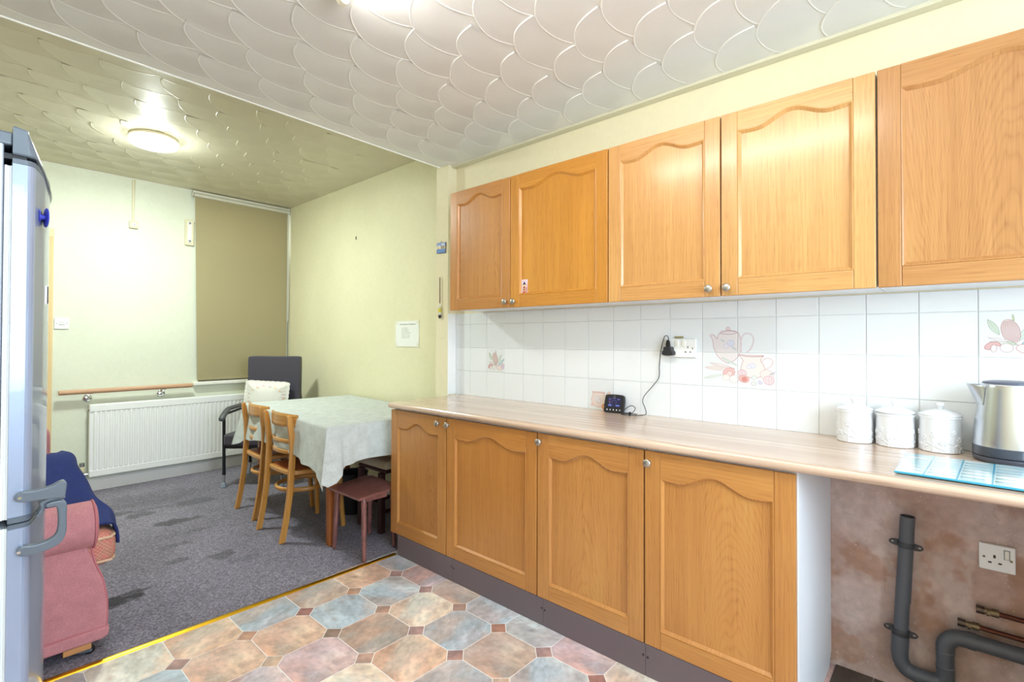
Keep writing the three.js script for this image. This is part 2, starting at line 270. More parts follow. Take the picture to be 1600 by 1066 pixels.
// ---------------------------------------------------------------- the room shell
const XW = 2.272, XD = 2.3575, ZF = -5.281, YK = 2.416, YD = 2.62, XL = -0.78, ZB = 1.5;
{ // floors
  const f = struct('floor');
  mesh('grout_bed', slab(XL, XW + 0.1, -0.12, -0.0012, -2.47, ZB), M.floorGrout, f);
  const cell = 0.2487, hd = 0.0455, gap = 0.0018, h = cell / 2;
  // octagon of one cell centred at 0, corners cut by the small diamonds
  const oct = [[h - gap, -(h - hd)], [h - gap, h - hd], [h - hd, h - gap], [-(h - hd), h - gap], [-(h - gap), h - hd], [-(h - gap), -(h - hd)], [-(h - hd), -(h - gap)], [h - hd, -(h - gap)]];
  const dia = [[hd - gap * 1.6, 0], [0, hd - gap * 1.6], [-(hd - gap * 1.6), 0], [0, -(hd - gap * 1.6)]];
  const flat = (pts, ang, ox, oy, clipZ) => {
    const g = extrude(pts, 0.003, 0.0005, 1).rotateX(-Math.PI / 2).translate(0, -0.003, 0);
    const p = g.attributes.position, uv = new Float32Array(p.count * 2), c = Math.cos(ang), s = Math.sin(ang);
    for (let i = 0; i < p.count; i++) { const x = p.getX(i), z = p.getZ(i); uv[i * 2] = x * c - z * s + ox; uv[i * 2 + 1] = x * s + z * c + oy; }
    g.setAttribute('uv', new THREE.BufferAttribute(uv, 2)); return g;
  };
  const octs = [], dias = [];
  for (let k = 0; k < 10; k++) { const a = [0.2, 1.7, 0.5, 2.0, 0.1, 1.4][k % 6], ox = rnd(), oy = rnd(); octs.push(flat(oct, a, ox, oy)); dias.push(flat(dia, a, oy, ox)); }
  const vm = (c) => std(c, 0.30, { map: slateTex, bumpMap: slateBump, bumpScale: 0.0005 });
  const tint = { C: vm('#fff6e8'), B: vm('#d9e3ec'), R: vm('#f6dcc8'), M: vm('#efdcdf'), G: vm('#dccfc5') }, dt = [vm('#c9a494'), vm('#bd9a96'), vm('#dcbca6'), vm('#aea296')];
  const known = { '0,0': 'C', '1,0': 'G', '1,-1': 'B', '0,-1': 'B', '0,-2': 'G', '-1,-1': 'R', '-1,0': 'G', '-1,1': 'B', '0,1': 'B', '1,1': 'M', '0,2': 'R', '-1,2': 'G', '-2,2': 'B', '-2,1': 'R', '-2,0': 'M', '-2,-1': 'C', '-3,0': 'M', '-3,1': 'R', '-3,2': 'R', '-4,2': 'C', '-4,1': 'B', '1,-2': 'B', '1,-3': 'M', '0,-3': 'B', '2,-3': 'M', '-1,-2': 'B', '1,-4': 'C', '2,-1': 'B', '2,0': 'R', '2,1': 'B', '2,2': 'G' };
  const rest = [[], []];
  for (let i = -10; i <= 4; i++) for (let j = -13; j <= 2; j++) {
    const x = 1.5820 - h + cell * i, z = -1.732 - h - 0.2485 * j, r = hash(i + 50, j + 50, 3), key = known[i + ',' + j] ?? 'CBRMG'[(r * 5) | 0];
    const inView = j >= -5 && j <= 2 && i >= -6 && i <= 3, k = ((hash(i + 50, j + 50, 8) * 10) | 0) % 10;
    if (inView) { const t = mesh('tile', octs[k], tint[key], f); t.position.set(x, 0, z); } else { const g = octs[k].clone().translate(x, 0, z); rest[0].push(g); }
    const dx = x + h, dz = z - h;
    if (dz < -2.45) continue;
    if (inView) { const d = mesh('tile', dias[k], dt[(hash(i, j, 19) * 4) | 0], f); d.position.set(dx, 0, dz); } else rest[1].push(dias[k].clone().translate(dx, 0, dz));
  }
  const a = mesh('tile_field', merge(rest[0]), tint.M, f), b = mesh('tile_field', merge(rest[1]), dt[0], f);
  a.userData.kind = b.userData.kind = 'stuff';
  const old = std('#5d534c', 0.6, { map: slateTex, bumpMap: slateBump, bumpScale: 0.0004 });   // darker old tiles left under the worktop
  for (const [x0, x1] of [[1.752, 2.04], [2.043, XW - 0.001]]) for (const [z0, z1] of [[-0.352, -0.236], [-0.233, 0.06], [0.063, 0.29]]) mesh('tile', metre(span(x0, x1, 0.0002, 0.0035, z0, z1, 0.0008), 'z', rnd(), rnd()), old, f);
  mesh('floor_slab', slab(XL, XD + 0.1, -0.12, -0.012, ZF - 0.15, -2.47), M.floorGrout, f);
  const cg = new THREE.BoxGeometry(XD - XL, 0.012, -2.47 - ZF, 1, 1, 1).translate((XD + XL) / 2, -0.006, (ZF - 2.47) / 2).toNonIndexed();
  const p = cg.attributes.position, uv = new Float32Array(p.count * 2);
  for (let i = 0; i < p.count; i++) { uv[i * 2] = (p.getX(i) + 0.8) / 3.2; uv[i * 2 + 1] = (p.getZ(i) + 5.3) / 3.0; }
  cg.setAttribute('uv', new THREE.BufferAttribute(uv, 2));
  tag(mesh('carpet', cg, M.carpet), 'worn stained grey mauve fitted carpet of the dining area', 'carpet', null, 'stuff');
  const s = mesh('threshold_strip', extrude([[-0.016, 0], [0.016, 0], [0.012, 0.004], [0.004, 0.0065], [-0.004, 0.0065], [-0.012, 0.004]], 2.48, 0).rotateY(Math.PI / 2), M.brass);
  s.position.set(-0.76, 0, -2.492); s.rotation.y = -0.0225;
  tag(s, 'shiny brass threshold strip between grey carpet and tile-effect floor', 'threshold strip');
}
{ // walls
  const w = struct('wall_right');
  const up = (g) => metre(g, 'y');
  mesh('painted_wall', up(slab(XW, XW + 0.14, 1.418, YK + 0.1, -2.54, ZB + 0.12)), M.wall, w);
  mesh('wall_core', up(slab(XW + 0.004, XW + 0.14, -0.05, 1.418, -2.54, ZB + 0.12)), M.grout, w);
  mesh('bare_plaster', metre(slab(XW, XW + 0.02, -0.01, 0.872, -0.9, ZB), 'y', 0.3, 0.1), M.plaster, w);
  mesh('grout_bed', slab(XW + 0.0025, XW + 0.006, 0.86, 1.42, -2.536, ZB), M.grout, w);
  const nib = struct('wall_nib');
  mesh('painted_face', up(slab(2.2, XD + 0.06, -0.02, YK + 0.05, -2.658, -2.536)), M.wall, nib);
  for (const [y, z] of [[2.132, -2.597], [1.252, -2.590]]) mesh('wall_plug', rod([2.1985, y, z], [2.2005, y, z], 0.005, 0.005, 10), M.cream, nib);
  mesh('white_reveal', slab(2.2005, XW, 0.878, 1.418, -2.5365, -2.5345), M.white, nib);
  const d = struct('wall_dining');
  mesh('painted_wall', up(slab(XD, XD + 0.12, -0.05, YD + 0.05, ZF - 0.12, -2.62)), M.wallDine, d);
  mesh('nail', rod([XD - 0.006, 2.12, -3.94], [XD - 0.004, 2.148, -3.939], 0.003, 0.003, 8), M.dark, d);
  const b = struct('baseboard_right');
  mesh('board', extrude([[0, 0], [0.018, 0], [0.018, 0.085], [0.008, 0.1], [0, 0.1]], -ZF - 2.66, 0).rotateY(Math.PI).translate(XD, 0, -2.66), M.skirt, b);
  const f = struct('wall_far');
  const wx0 = 1.53, wx1 = 2.33, wy0 = 0.845, wy1 = 2.56, dx0 = -0.36, dx1 = 0.455, dy = 2.035;
  for (const [x0, x1, y0, y1] of [[XL - 0.12, dx0, -0.05, YD], [dx0, dx1, dy, YD], [dx1, wx0, -0.05, YD], [wx0, wx1, -0.05, wy0], [wx0, wx1, wy1, YD], [wx1, XD, -0.05, YD]]) mesh('painted_wall', up(slab(x0, x1, y0, y1, ZF - 0.14, ZF)), M.wallFar, f);
  mesh('coving_edge', span(XL, XD, YD - 0.008, YD - 0.0005, ZF, ZF + 0.01, 0.002), M.gloss, f);
  const bf = struct('baseboard_far');
  mesh('board', extrude([[0, 0], [0.018, 0], [0.018, 0.085], [0.008, 0.1], [0, 0.1]], XD - 0.53, 0).rotateY(-Math.PI / 2).translate(XD, 0, ZF), M.skirt, bf);
  const l = struct('wall_left');
  mesh('painted_wall', up(slab(XL - 0.12, XL, -0.05, YD + 0.05, ZF - 0.14, ZB + 0.12)), M.wall, l);
  const k = struct('wall_back');
  for (const [x0, x1, y0, y1] of [[XL - 0.12, WIN.x0, -0.05, YK + 0.1], [WIN.x1, XW + 0.14, -0.05, YK + 0.1], [WIN.x0, WIN.x1, -0.05, WIN.y0], [WIN.x0, WIN.x1, WIN.y1, YK + 0.1]]) mesh('painted_wall', up(slab(x0, x1, y0, y1, ZB, ZB + 0.12)), M.wall, k);
  const win = struct('window_1');
  for (const [x0, x1, y0, y1] of [[WIN.x0, WIN.x0 + 0.05, WIN.y0, WIN.y1], [WIN.x1 - 0.05, WIN.x1, WIN.y0, WIN.y1], [WIN.x0, WIN.x1, WIN.y0, WIN.y0 + 0.05], [WIN.x0, WIN.x1, WIN.y1 - 0.05, WIN.y1], [0.62, 0.68, WIN.y0, WIN.y1]]) mesh('frame', span(x0, x1, y0, y1, ZB + 0.03, ZB + 0.08, 0.004), M.white, win);
  mesh('sill', span(WIN.x0 - 0.05, WIN.x1 + 0.05, WIN.y0 - 0.025, WIN.y0, ZB - 0.07, ZB + 0.03, 0.006), M.white, win);
  for (const [x0, x1] of [[WIN.x0 + 0.05, 0.62], [0.68, WIN.x1 - 0.05]]) mesh('pane', slab(x0, x1, WIN.y0 + 0.05, WIN.y1 - 0.05, ZB + 0.054, ZB + 0.058), M.glass, win);
  // dining window behind the roller blind; added board and outer wall block light below
  const w2 = struct('window_2');
  for (const [x0, x1, y0, y1] of [[wx0, wx0 + 0.05, wy0, wy1], [wx1 - 0.05, wx1, wy0, wy1], [wx0, wx1, wy0, wy0 + 0.05], [wx0, wx1, wy1 - 0.05, wy1], [wx0, wx1, 2.06, 2.12]]) mesh('frame', span(x0, x1, y0, y1, ZF - 0.12, ZF - 0.07, 0.004), M.white, w2);
  mesh('added_light_stop', slab(wx0 + 0.05, wx1 - 0.05, wy0 + 0.05, 2.06, ZF - 0.100, ZF - 0.090), M.wood2, w2);  // added panel that stops daylight behind the lower part of the blind
  mesh('pane', slab(wx0 + 0.05, wx1 - 0.05, 2.12, wy1 - 0.05, ZF - 0.098, ZF - 0.094), M.glass, w2);
  mesh('sill', span(wx0 - 0.05, 2.34, 0.812, 0.845, ZF - 0.1, ZF + 0.055, 0.008), M.gloss, w2);
  const ow = struct('added_wall_outside');
  mesh('sky_blocker', slab(0.4, 3.6, -0.1, 1.9, ZF - 2.0, ZF - 1.8), M.outside, ow);  // unseen wall, added to hold back daylight below the strip of sky
  const dr = struct('door_1');
  mesh('architrave', extrude([[0, 0], [0.068, 0], [0.068, -0.010], [0.056, -0.018], [0.040, -0.014], [0.024, -0.020], [0.006, -0.016], [0, -0.010]], dy + 0.03, 0).rotateX(-Math.PI / 2).translate(dx1 - 0.002, 0, ZF), M.trimPaint, dr);
  mesh('architrave', span(dx0 - 0.05, dx1 + 0.066, dy, dy + 0.066, ZF, ZF + 0.018, 0.005), M.trimPaint, dr);
  mesh('door_leaf', span(dx0, dx1, 0.005, dy, ZF - 0.06, ZF - 0.02, 0.003), M.gloss, dr);
  mesh('door_lining', span(dx1 - 0.025, dx1 + 0.002, 0, dy, ZF - 0.14, ZF + 0.004, 0.003), M.trimPaint, dr);
}
{ // ceilings with swirled plaster fans
  const fanGeo = (R, d0, k, cs = 1) => {   // one trowel stroke: combed concentric ridges, proud towards its left and lower rim, with a bead along the rim
    const nt = 20, nr = 38, prof = [[0.04, 0, 0]], comb = 0.0006 * cs;
    for (let j = 0; j <= nr * 2; j++) { const f = 0.06 + 0.905 * j / (nr * 2); prof.push([f, f * 1.02, (j % 2 ? 1 : -1) * comb * Math.min(1, f * 2.2)]); }
    prof.push([0.976, 1.0, 0.0006 * cs], [0.986, 1.0, 0.0013 * cs], [0.995, 1.0, 0.0009 * cs], [1.004, -0.5, 0]);
    const pos = [], idx = [], uv = [], m = prof.length;
    for (let i = 0; i <= nt; i++) {
      const th = Math.PI * (1.015 + 0.71 * i / nt), c = Math.cos(th), s = Math.sin(th), wob = 1 + 0.012 * Math.sin(3 * th + k * 2) + 0.008 * Math.sin(7 * th + k);
      for (const [f, q, e] of prof) { const r = R * f * wob; pos.push(r * c, -d0 * (q <= 0 ? q * 1.5 : q * (1 - 0.72 * c)) - e, r * s); uv.push(r * c, r * s); }
    }
    for (let i = 0; i < nt; i++) for (let j = 0; j < m - 1; j++) { const a = i * m + j, b = a + m; idx.push(a, a + 1, b, b, a + 1, b + 1); }
    const g = new THREE.BufferGeometry(); g.setAttribute('position', new THREE.Float32BufferAttribute(pos, 3)); g.setAttribute('uv', new THREE.Float32BufferAttribute(uv, 2)); g.setIndex(idx);
    g.computeVertexNormals(); return g;
  };
  const kindsK = [0, 1, 2, 3].map((k) => fanGeo(0.218 + 0.005 * k, 0.0017, k)), kindsD = [0, 1, 2, 3].map((k) => fanGeo(0.218 + 0.005 * k, 0.0013, k, 0.62));
  const fans = (parent, mat, kinds, y, x0, x1, z0, z1, ph) => {
    let row = 0;
    for (let z = z1; z > z0 - 0.02; z -= 0.196, row++) for (let x = x0 + (row % 2 ? 0.118 : 0) + ph; x < x1; x += 0.236) {
      const px = x + rr(-0.018, 0.018), pz = z + rr(-0.012, 0.012); if (px > x1 + 0.12 || px < x0 + 0.19 || pz < z0 + 0.225) continue;
      const o = mesh('plaster_fan', kinds[(rnd() * 4) | 0], mat, parent); o.position.set(px, y - 0.0004, pz); o.rotation.y = rr(-0.05, 0.05);
    }
  };
  const c = struct('ceiling');
  const zl = -2.563, zr = -2.622;   // the step is a little out of square
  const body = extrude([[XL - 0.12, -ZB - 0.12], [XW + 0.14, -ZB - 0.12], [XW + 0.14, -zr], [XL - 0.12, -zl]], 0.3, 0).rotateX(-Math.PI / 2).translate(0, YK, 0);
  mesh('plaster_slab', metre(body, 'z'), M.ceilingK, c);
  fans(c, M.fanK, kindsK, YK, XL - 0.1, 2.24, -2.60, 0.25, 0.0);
  // stops where the fans meet the step and the wall batten
  mesh('step_bead', rod([XL, YK - 0.001, zl - 0.003], [XW, YK - 0.001, zr - 0.003], 0.005, 0.005, 8), M.gloss, c);
  const t = struct('trim_1');
  mesh('batten', span(2.226, XW, YK - 0.014, YK + 0.002, -2.53, ZB, 0.003), M.ceilingD, t);
  const d = struct('ceiling');
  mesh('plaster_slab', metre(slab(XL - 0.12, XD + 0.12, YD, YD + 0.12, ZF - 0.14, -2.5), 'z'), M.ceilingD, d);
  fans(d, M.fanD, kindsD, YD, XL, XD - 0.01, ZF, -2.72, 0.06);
}

// ---------------------------------------------------------------- wall tiles
{
  const w = scene.getObjectByName('wall_right'), t = 0.153, zt0 = -2.394, yt = 1.344, cellG = 0.0019;
  const tileGeo = (h0, h1, w0, w1) => {   // a glazed tile with pillowed edges, lying on x = XW, seen from -x; uv 0..1 over its face
    const g = new RoundedBoxGeometry(w1 - w0 - cellG, h1 - h0 - cellG, 0.0055, 2, 0.0014).rotateY(-Math.PI / 2);
    const p = g.attributes.position, uv = new Float32Array(p.count * 2);
    for (let i = 0; i < p.count; i++) { uv[i * 2] = p.getZ(i) / (w1 - w0) + 0.5; uv[i * 2 + 1] = p.getY(i) / (h1 - h0) + 0.5; }
    g.setAttribute('uv', new THREE.BufferAttribute(uv, 2)); return g;
  };
  const rows = [[yt, 1.4185], [yt - t, yt], [yt - 2 * t, yt - t], [0.876, yt - 2 * t]];
  const geos = rows.map(([a, b]) => tileGeo(a, b, 0, t)), first = rows.map(([a, b]) => tileGeo(a, b, 0, zt0 + 2.534));
  // printed pictures
  const pen = (c, col, wd = 2) => { c.strokeStyle = col; c.lineWidth = wd; c.lineCap = c.lineJoin = 'round'; };
  const blob = (c, x, y, rx, ry, rot, fill, stroke) => { c.save(); c.translate(x, y); c.rotate(rot); c.beginPath(); c.ellipse(0, 0, rx, ry, 0, 0, 7); c.restore(); if (fill) { c.fillStyle = fill; c.fill(); } if (stroke) { pen(c, stroke); c.stroke(); } };
  const leaf = (c, x0, y0, x1, y1, w0, fill, stroke) => { const dx = x1 - x0, dy = y1 - y0, L = Math.hypot(dx, dy), nx = -dy / L * w0, ny = dx / L * w0, mx = (x0 + x1) / 2, my = (y0 + y1) / 2; c.beginPath(); c.moveTo(x0, y0); c.quadraticCurveTo(mx + nx, my + ny, x1, y1); c.quadraticCurveTo(mx - nx, my - ny, x0, y0); c.fillStyle = fill; c.fill(); pen(c, stroke, 1.6); c.stroke(); c.beginPath(); c.moveTo(x0, y0); c.lineTo(x1, y1); c.lineWidth = 0.8; c.stroke(); };
  const base = '#f4f4f3';
  const onion = (c, x, y, r) => { blob(c, x, y, r, r * 0.86, 0.2, '#f0dadc', '#c98f97'); for (let k = -1; k <= 1; k++) { c.beginPath(); c.ellipse(x, y, r * Math.abs(k) * 0.5 + 1, r * 0.84, 0, 0, 7); pen(c, 'rgba(196,130,140,.5)', 1); c.stroke(); } };
  const corn = (c, W, H) => {
    c.fillStyle = base; c.fillRect(0, 0, W, H);
    leaf(c, 84, 132, 38, 46, 30, '#d5ddcb', '#94a089'); leaf(c, 150, 170, 222, 66, 30, '#dbe4d8', '#8fa096'); leaf(c, 168, 182, 262, 110, 26, '#c7dcdc', '#7d9a9e');
    c.save(); c.translate(128, 112); c.rotate(-0.22); blob(c, 0, 0, 36, 66, 0, '#f0e2dd', '#b98d8b');
    for (let i = -3; i <= 3; i++) for (let k = -7; k <= 7; k++) { const x = i * 10 * Math.sqrt(Math.max(0, 1 - (k / 8.2) ** 2)), y = k * 8; blob(c, x, y, 3.6, 3.2, 0, '#f7f0ea', 'rgba(186,130,130,.8)'); }
    c.restore(); leaf(c, 140, 60, 136, 20, 8, '#d9ddbd', '#9aa07e');
    leaf(c, 150, 178, 38, 146, 18, '#f0e6e2', '#bda3a4'); leaf(c, 160, 186, 44, 168, 16, '#e9e6dc', '#a9a399'); leaf(c, 150, 182, 110, 168, 12, '#d4dcc8', '#93a086');
    c.beginPath(); c.moveTo(24, 202); c.quadraticCurveTo(34, 166, 74, 170); c.quadraticCurveTo(92, 176, 88, 196); c.quadraticCurveTo(60, 176, 46, 214); c.quadraticCurveTo(26, 214, 24, 202); c.fillStyle = '#e8b8b4'; c.fill(); pen(c, '#b9686b'); c.stroke(); blob(c, 62, 206, 12, 20, 0.1, '#f3e6e2', '#c49a9a');
    blob(c, 112, 202, 26, 24, 0, '#f2ebe4', '#c3999d'); blob(c, 190, 206, 42, 25, 0.12, '#f3e2dc', '#c3797f'); blob(c, 236, 186, 24, 26, 0, '#e6cede', '#ae7a97');
  };
  const potPic = (c, W, H) => {
    c.fillStyle = base; c.fillRect(0, 0, W, H);
    c.save(); c.translate(0, 10);
    c.beginPath(); c.moveTo(44, 96); c.lineTo(170, 96); c.quadraticCurveTo(176, 108, 162, 116); c.quadraticCurveTo(206, 150, 168, 206); c.quadraticCurveTo(110, 240, 56, 206); c.quadraticCurveTo(16, 160, 58, 116); c.quadraticCurveTo(42, 110, 44, 96); c.fillStyle = '#f3e0d6'; c.fill(); pen(c, '#cf8f80', 3); c.stroke();
    c.beginPath(); c.moveTo(52, 104); c.lineTo(166, 104); c.stroke(); blob(c, 96, 158, 30, 26, 0, '#eee6e6', 'rgba(190,150,160,.6)'); blob(c, 116, 172, 18, 14, 0, '#f6ecec', 'rgba(190,150,160,.6)');
    c.beginPath(); c.moveTo(170, 128); c.lineTo(212, 88); c.quadraticCurveTo(232, 92, 226, 104); c.lineTo(184, 142); c.closePath(); c.fillStyle = '#f2d6c6'; c.fill(); pen(c, '#d49a88', 2.4); c.stroke();
    blob(c, 166, 216, 26, 24, 0, '#eda46e', '#cf7a44'); blob(c, 168, 216, 12, 14, 0, '#f7cf9e', '#d98d58'); blob(c, 44, 206, 14, 12, 0, '#f2d8cc', '#cf9d90'); c.restore();
  };
  const mural = (qx, qy) => (c, W, H) => {   // one quarter of the teapot picture
    c.fillStyle = base; c.fillRect(0, 0, W, H); c.save(); c.translate(-qx * 256, -qy * 256);
    // teapot
    c.beginPath(); c.moveTo(130, 112); c.quadraticCurveTo(210, 84, 262, 112); c.quadraticCurveTo(300, 180, 270, 262); c.quadraticCurveTo(250, 318, 186, 336); c.quadraticCurveTo(110, 300, 98, 246); c.quadraticCurveTo(84, 230, 80, 178); c.quadraticCurveTo(72, 140, 58, 134); c.quadraticCurveTo(70, 112, 92, 130); c.quadraticCurveTo(104, 150, 112, 154); c.quadraticCurveTo(116, 126, 130, 112); c.fillStyle = '#f1e6e3'; c.fill(); pen(c, '#c08790', 3); c.stroke();
    c.beginPath(); c.moveTo(128, 112); c.quadraticCurveTo(200, 132, 258, 110); pen(c, '#b87e88', 3); c.stroke(); c.beginPath(); c.moveTo(134, 102); c.quadraticCurveTo(200, 84, 252, 102); c.stroke(); blob(c, 190, 80, 14, 12, 0, '#eed8d6', '#b67f88');
    blob(c, 208, 186, 26, 22, 0, '#e4e2ee', 'rgba(170,160,200,.7)'); blob(c, 176, 208, 20, 16, 0, '#efe6ec', 'rgba(180,160,190,.6)'); leaf(c, 214, 214, 250, 236, 8, '#d8e2e0', '#a7b9ba'); leaf(c, 168, 178, 138, 160, 7, '#d8e2e0', '#a7b9ba');
    c.beginPath(); c.moveTo(282, 250); c.quadraticCurveTo(268, 140, 310, 116); c.quadraticCurveTo(366, 108, 366, 170); c.quadraticCurveTo(350, 240, 318, 252); pen(c, '#d9bcc2', 9); c.stroke(); pen(c, '#f0e2e2', 5); c.stroke();
    // jug
    c.beginPath(); c.moveTo(262, 276); c.quadraticCurveTo(286, 262, 310, 272); c.lineTo(434, 274); c.quadraticCurveTo(410, 294, 412, 312); c.quadraticCurveTo(462, 372, 420, 420); c.quadraticCurveTo(360, 446, 300, 420); c.quadraticCurveTo(262, 380, 296, 314); c.quadraticCurveTo(284, 288, 262, 276); c.fillStyle = '#f4eae4'; c.fill(); pen(c, '#cd8d85', 3); c.stroke();
    c.beginPath(); c.moveTo(270, 272); c.quadraticCurveTo(340, 292, 432, 276); pen(c, '#b98d97', 4); c.stroke(); blob(c, 356, 348, 24, 18, 0, '#e9e6ef', 'rgba(180,170,200,.7)'); blob(c, 334, 356, 16, 12, 0, '#f1ebef', 'rgba(180,170,200,.7)');
    c.beginPath(); c.moveTo(420, 316); c.quadraticCurveTo(452, 272, 488, 304); c.quadraticCurveTo(500, 350, 440, 368); pen(c, '#e4cdca', 7); c.stroke();
    // leaves, garlic, mushrooms
    leaf(c, 240, 372, 20, 372, 34, '#f1e4dd', '#cfa59b'); leaf(c, 220, 366, 56, 336, 20, '#f3e9e4', '#c9aaa4'); leaf(c, 150, 420, 14, 452, 20, '#e9ece4', '#c6cdbd'); leaf(c, 256, 350, 140, 292, 16, '#dfe6dc', '#aab5a6');
    blob(c, 196, 404, 44, 34, -0.4, '#efc3bf', '#cf7f80'); blob(c, 200, 410, 22, 18, -0.4, '#f4ded8', '#c9787a'); blob(c, 232, 448, 34, 28, 0, '#f5efec', '#d2b8b8'); blob(c, 176, 440, 26, 22, 0, '#f6f0ea', '#dcc9c4');
    onion(c, 288, 404, 30); blob(c, 300, 444, 36, 26, 0.2, '#efbfb4', '#cf7f74'); blob(c, 304, 446, 16, 16, 0.2, '#e79a90', '#c9645f'); blob(c, 452, 408, 44, 34, 0.2, '#f5e6e0', '#d29a95'); onion(c, 464, 446, 36); blob(c, 370, 432, 18, 14, 0, '#e9ebe4', '#b7bcae'); blob(c, 366, 474, 17, 14, 0, '#ecebe6', '#a5a3a0'); blob(c, 408, 464, 14, 10, 0.7, '#dfd9e4', '#a39ab5'); leaf(c, 468, 408, 506, 388, 10, '#d8d2da', '#9f97a5');
    c.restore();
  };
  const printed = (draw) => { const m = M.tile.clone(); m.color = S('#eceff2'); m.map = canvasTex(256, 256, draw); return m; };
  const cornM = printed(corn), potM = printed(potPic), quarters = [[0, 0], [1, 0], [0, 1], [1, 1]].map(([a, b]) => printed(mural(a, b)));
  const special = { '1,2': cornM, '6,3': potM, '10,1': quarters[0], '11,1': quarters[1], '10,2': quarters[2], '11,2': quarters[3], '16,1': cornM };
  for (let r = 0; r < 4; r++) {
    const yc = (rows[r][0] + rows[r][1]) / 2;
    const e = mesh('tile', first[r], M.tile, w); e.position.set(XW + 0.0012, yc, zt0 - (zt0 + 2.534) / 2);
    for (let k = 0; k < 20; k++) { const o = mesh('tile', geos[r], special[k + ',' + r] ?? M.tile, w); o.position.set(XW + 0.0012 + rr(-0.0003, 0.0002), yc, zt0 + (k + 0.5) * t); o.rotation.y = rr(-0.0022, 0.0022); o.rotation.z = rr(-0.0022, 0.0022); }
  }
}

// ---------------------------------------------------------------- kitchen cabinets
// doors are built facing local +z with x to the right; the cabinets stand turned so that +z looks into the room
const knobGeo = lathe([[0, 0], [0.0075, 0], [0.0065, 0.004], [0.005, 0.010], [0.006, 0.014], [0.0125, 0.0165], [0.0155, 0.020], [0.0155, 0.0225], [0.013, 0.0255], [0.007, 0.0275], [0, 0.028]], 28).rotateX(Math.PI / 2);
function makeDoor(parent, w, h, sh, peak, tint, knob, cath) {
  const d = part('door', parent), st = 0.0615, rb = 0.064, th = 0.020, iw = w - 2 * st, ox = rnd(), oy = rnd();
  const arch = [], nA = 40, A = sh - peak;
  for (let i = 0; i <= nA; i++) { const q = i / nA * 2 - 1, a = Math.abs(q), f = a < 0.66 ? 0.5 * (1 + Math.cos(Math.PI * a / 0.66)) : 0.13 * ((a - 0.66) / 0.34) ** 1.6; arch.push([iw / 2 * q, h / 2 - sh + A * f]); }
  const m = (t, c) => oak(t, c), stG = () => metre(bx(st - 0.0004, h, th, 0, 0, 0, 0.003), 'y', rnd(), rnd());
  mesh('stile', stG().translate(-w / 2 + st / 2, 0, th / 2), m(tint, false), d);
  mesh('stile', stG().translate(w / 2 - st / 2, 0, th / 2), m(tint, false), d);
  mesh('bottom_rail', metre(bx(iw, rb, th, 0, -h / 2 + rb / 2, th / 2, 0.003), 'x', rnd(), rnd()), m(tint, false), d);
  const top = [[iw / 2, h / 2], [-iw / 2, h / 2], ...arch];
  mesh('top_rail', metre(extrude(top, th, 0.0008, 1), 'x', rnd(), rnd()), m(tint, false), d);
  const open = [[-iw / 2, -h / 2 + rb], [iw / 2, -h / 2 + rb], ...[...arch].reverse()];
  mesh('moulding', metre(sweepOutline(open, [[-0.0006, 0.0190], [0.0004, 0.0204], [0.0020, 0.0208], [0.0036, 0.0200], [0.0042, 0.0186], [0.0050, 0.0180], [0.0118, 0.0112], [0.0122, 0.0095]]), 'y', ox, oy), m(tint, false), d);
  mesh('panel', metre(bx(iw + 0.008, h - rb - peak + 0.004, 0.006, 0, (rb - peak) / 2, 0.0072, 0.001), 'y', ox + 0.3, oy), m(tint, cath), d);
  if (knob) { const k = mesh('knob', knobGeo, M.satin, d); k.position.set(knob[0], knob[1], th - 0.001); }
  return d;
}
const UP = [-2.290, -1.800, -1.195, -0.689, -0.192, 0.41], upTint = ['#c3944a', '#cf9d3c', '#d2ad68', '#d3b26e', '#bc9558'];
const upLabel = ['narrow oak wall cupboard at the far end of the upper row beside the wall nib', 'deep orange oak wall cupboard with a small picture magnet on its door', 'pale oak wall cupboard with its knob at the lower right corner, third along', 'wide pale oak wall cupboard with its knob at the lower left corner', 'oak wall cupboard with bold arched grain, cut off by the right edge'];
for (let i = 0; i < 5; i++) {
  const w = UP[i + 1] - UP[i], y0 = 1.418, y1 = 2.1285, h = y1 - y0, cx = (UP[i] + UP[i + 1]) / 2;
  const c = thing('wall_cupboard', upLabel[i], 'cupboard', [2.001 + 0.020, 0, cx], -Math.PI / 2, 'oak wall cupboards');
  const dep = XW - 0.0015 - 2.0225, k = [];
  const carc = [span(-w / 2 + 0.001, -w / 2 + 0.017, y0 + 0.004, y1 - 0.003, -dep, -0.002, 0.001), span(w / 2 - 0.017, w / 2 - 0.001, y0 + 0.004, y1 - 0.003, -dep, -0.002, 0.001), span(-w / 2 + 0.017, w / 2 - 0.017, y1 - 0.019, y1 - 0.003, -dep, -0.002, 0.001), span(-w / 2 + 0.017, w / 2 - 0.017, y0 + 0.004, y0 + 0.020, -dep, -0.002, 0.001), span(-w / 2 + 0.017, w / 2 - 0.017, y0 + 0.02, y1 - 0.019, -dep, -dep + 0.006, 0.001)];
  mesh('carcass', merge(carc), M.melamine, c);
  const kn = [[w / 2 - 0.026, -h / 2 + 0.032], [-w / 2 + 0.034, -h / 2 + 0.030], [w / 2 - 0.042, -h / 2 + 0.031], [-w / 2 + 0.027, -h / 2 + 0.031], null][i];
  const d = makeDoor(c, w - 0.0045, h, 0.080, 0.040, upTint[i], kn, i === 4 || i === 0);
  d.position.set(0, (y0 + y1) / 2, 0);
}
const BS = [-2.4855, -1.9925, -1.3845, -0.873, -0.3675], bsTint = ['#c0944c', '#c39348', '#c79a53', '#c5974e'];
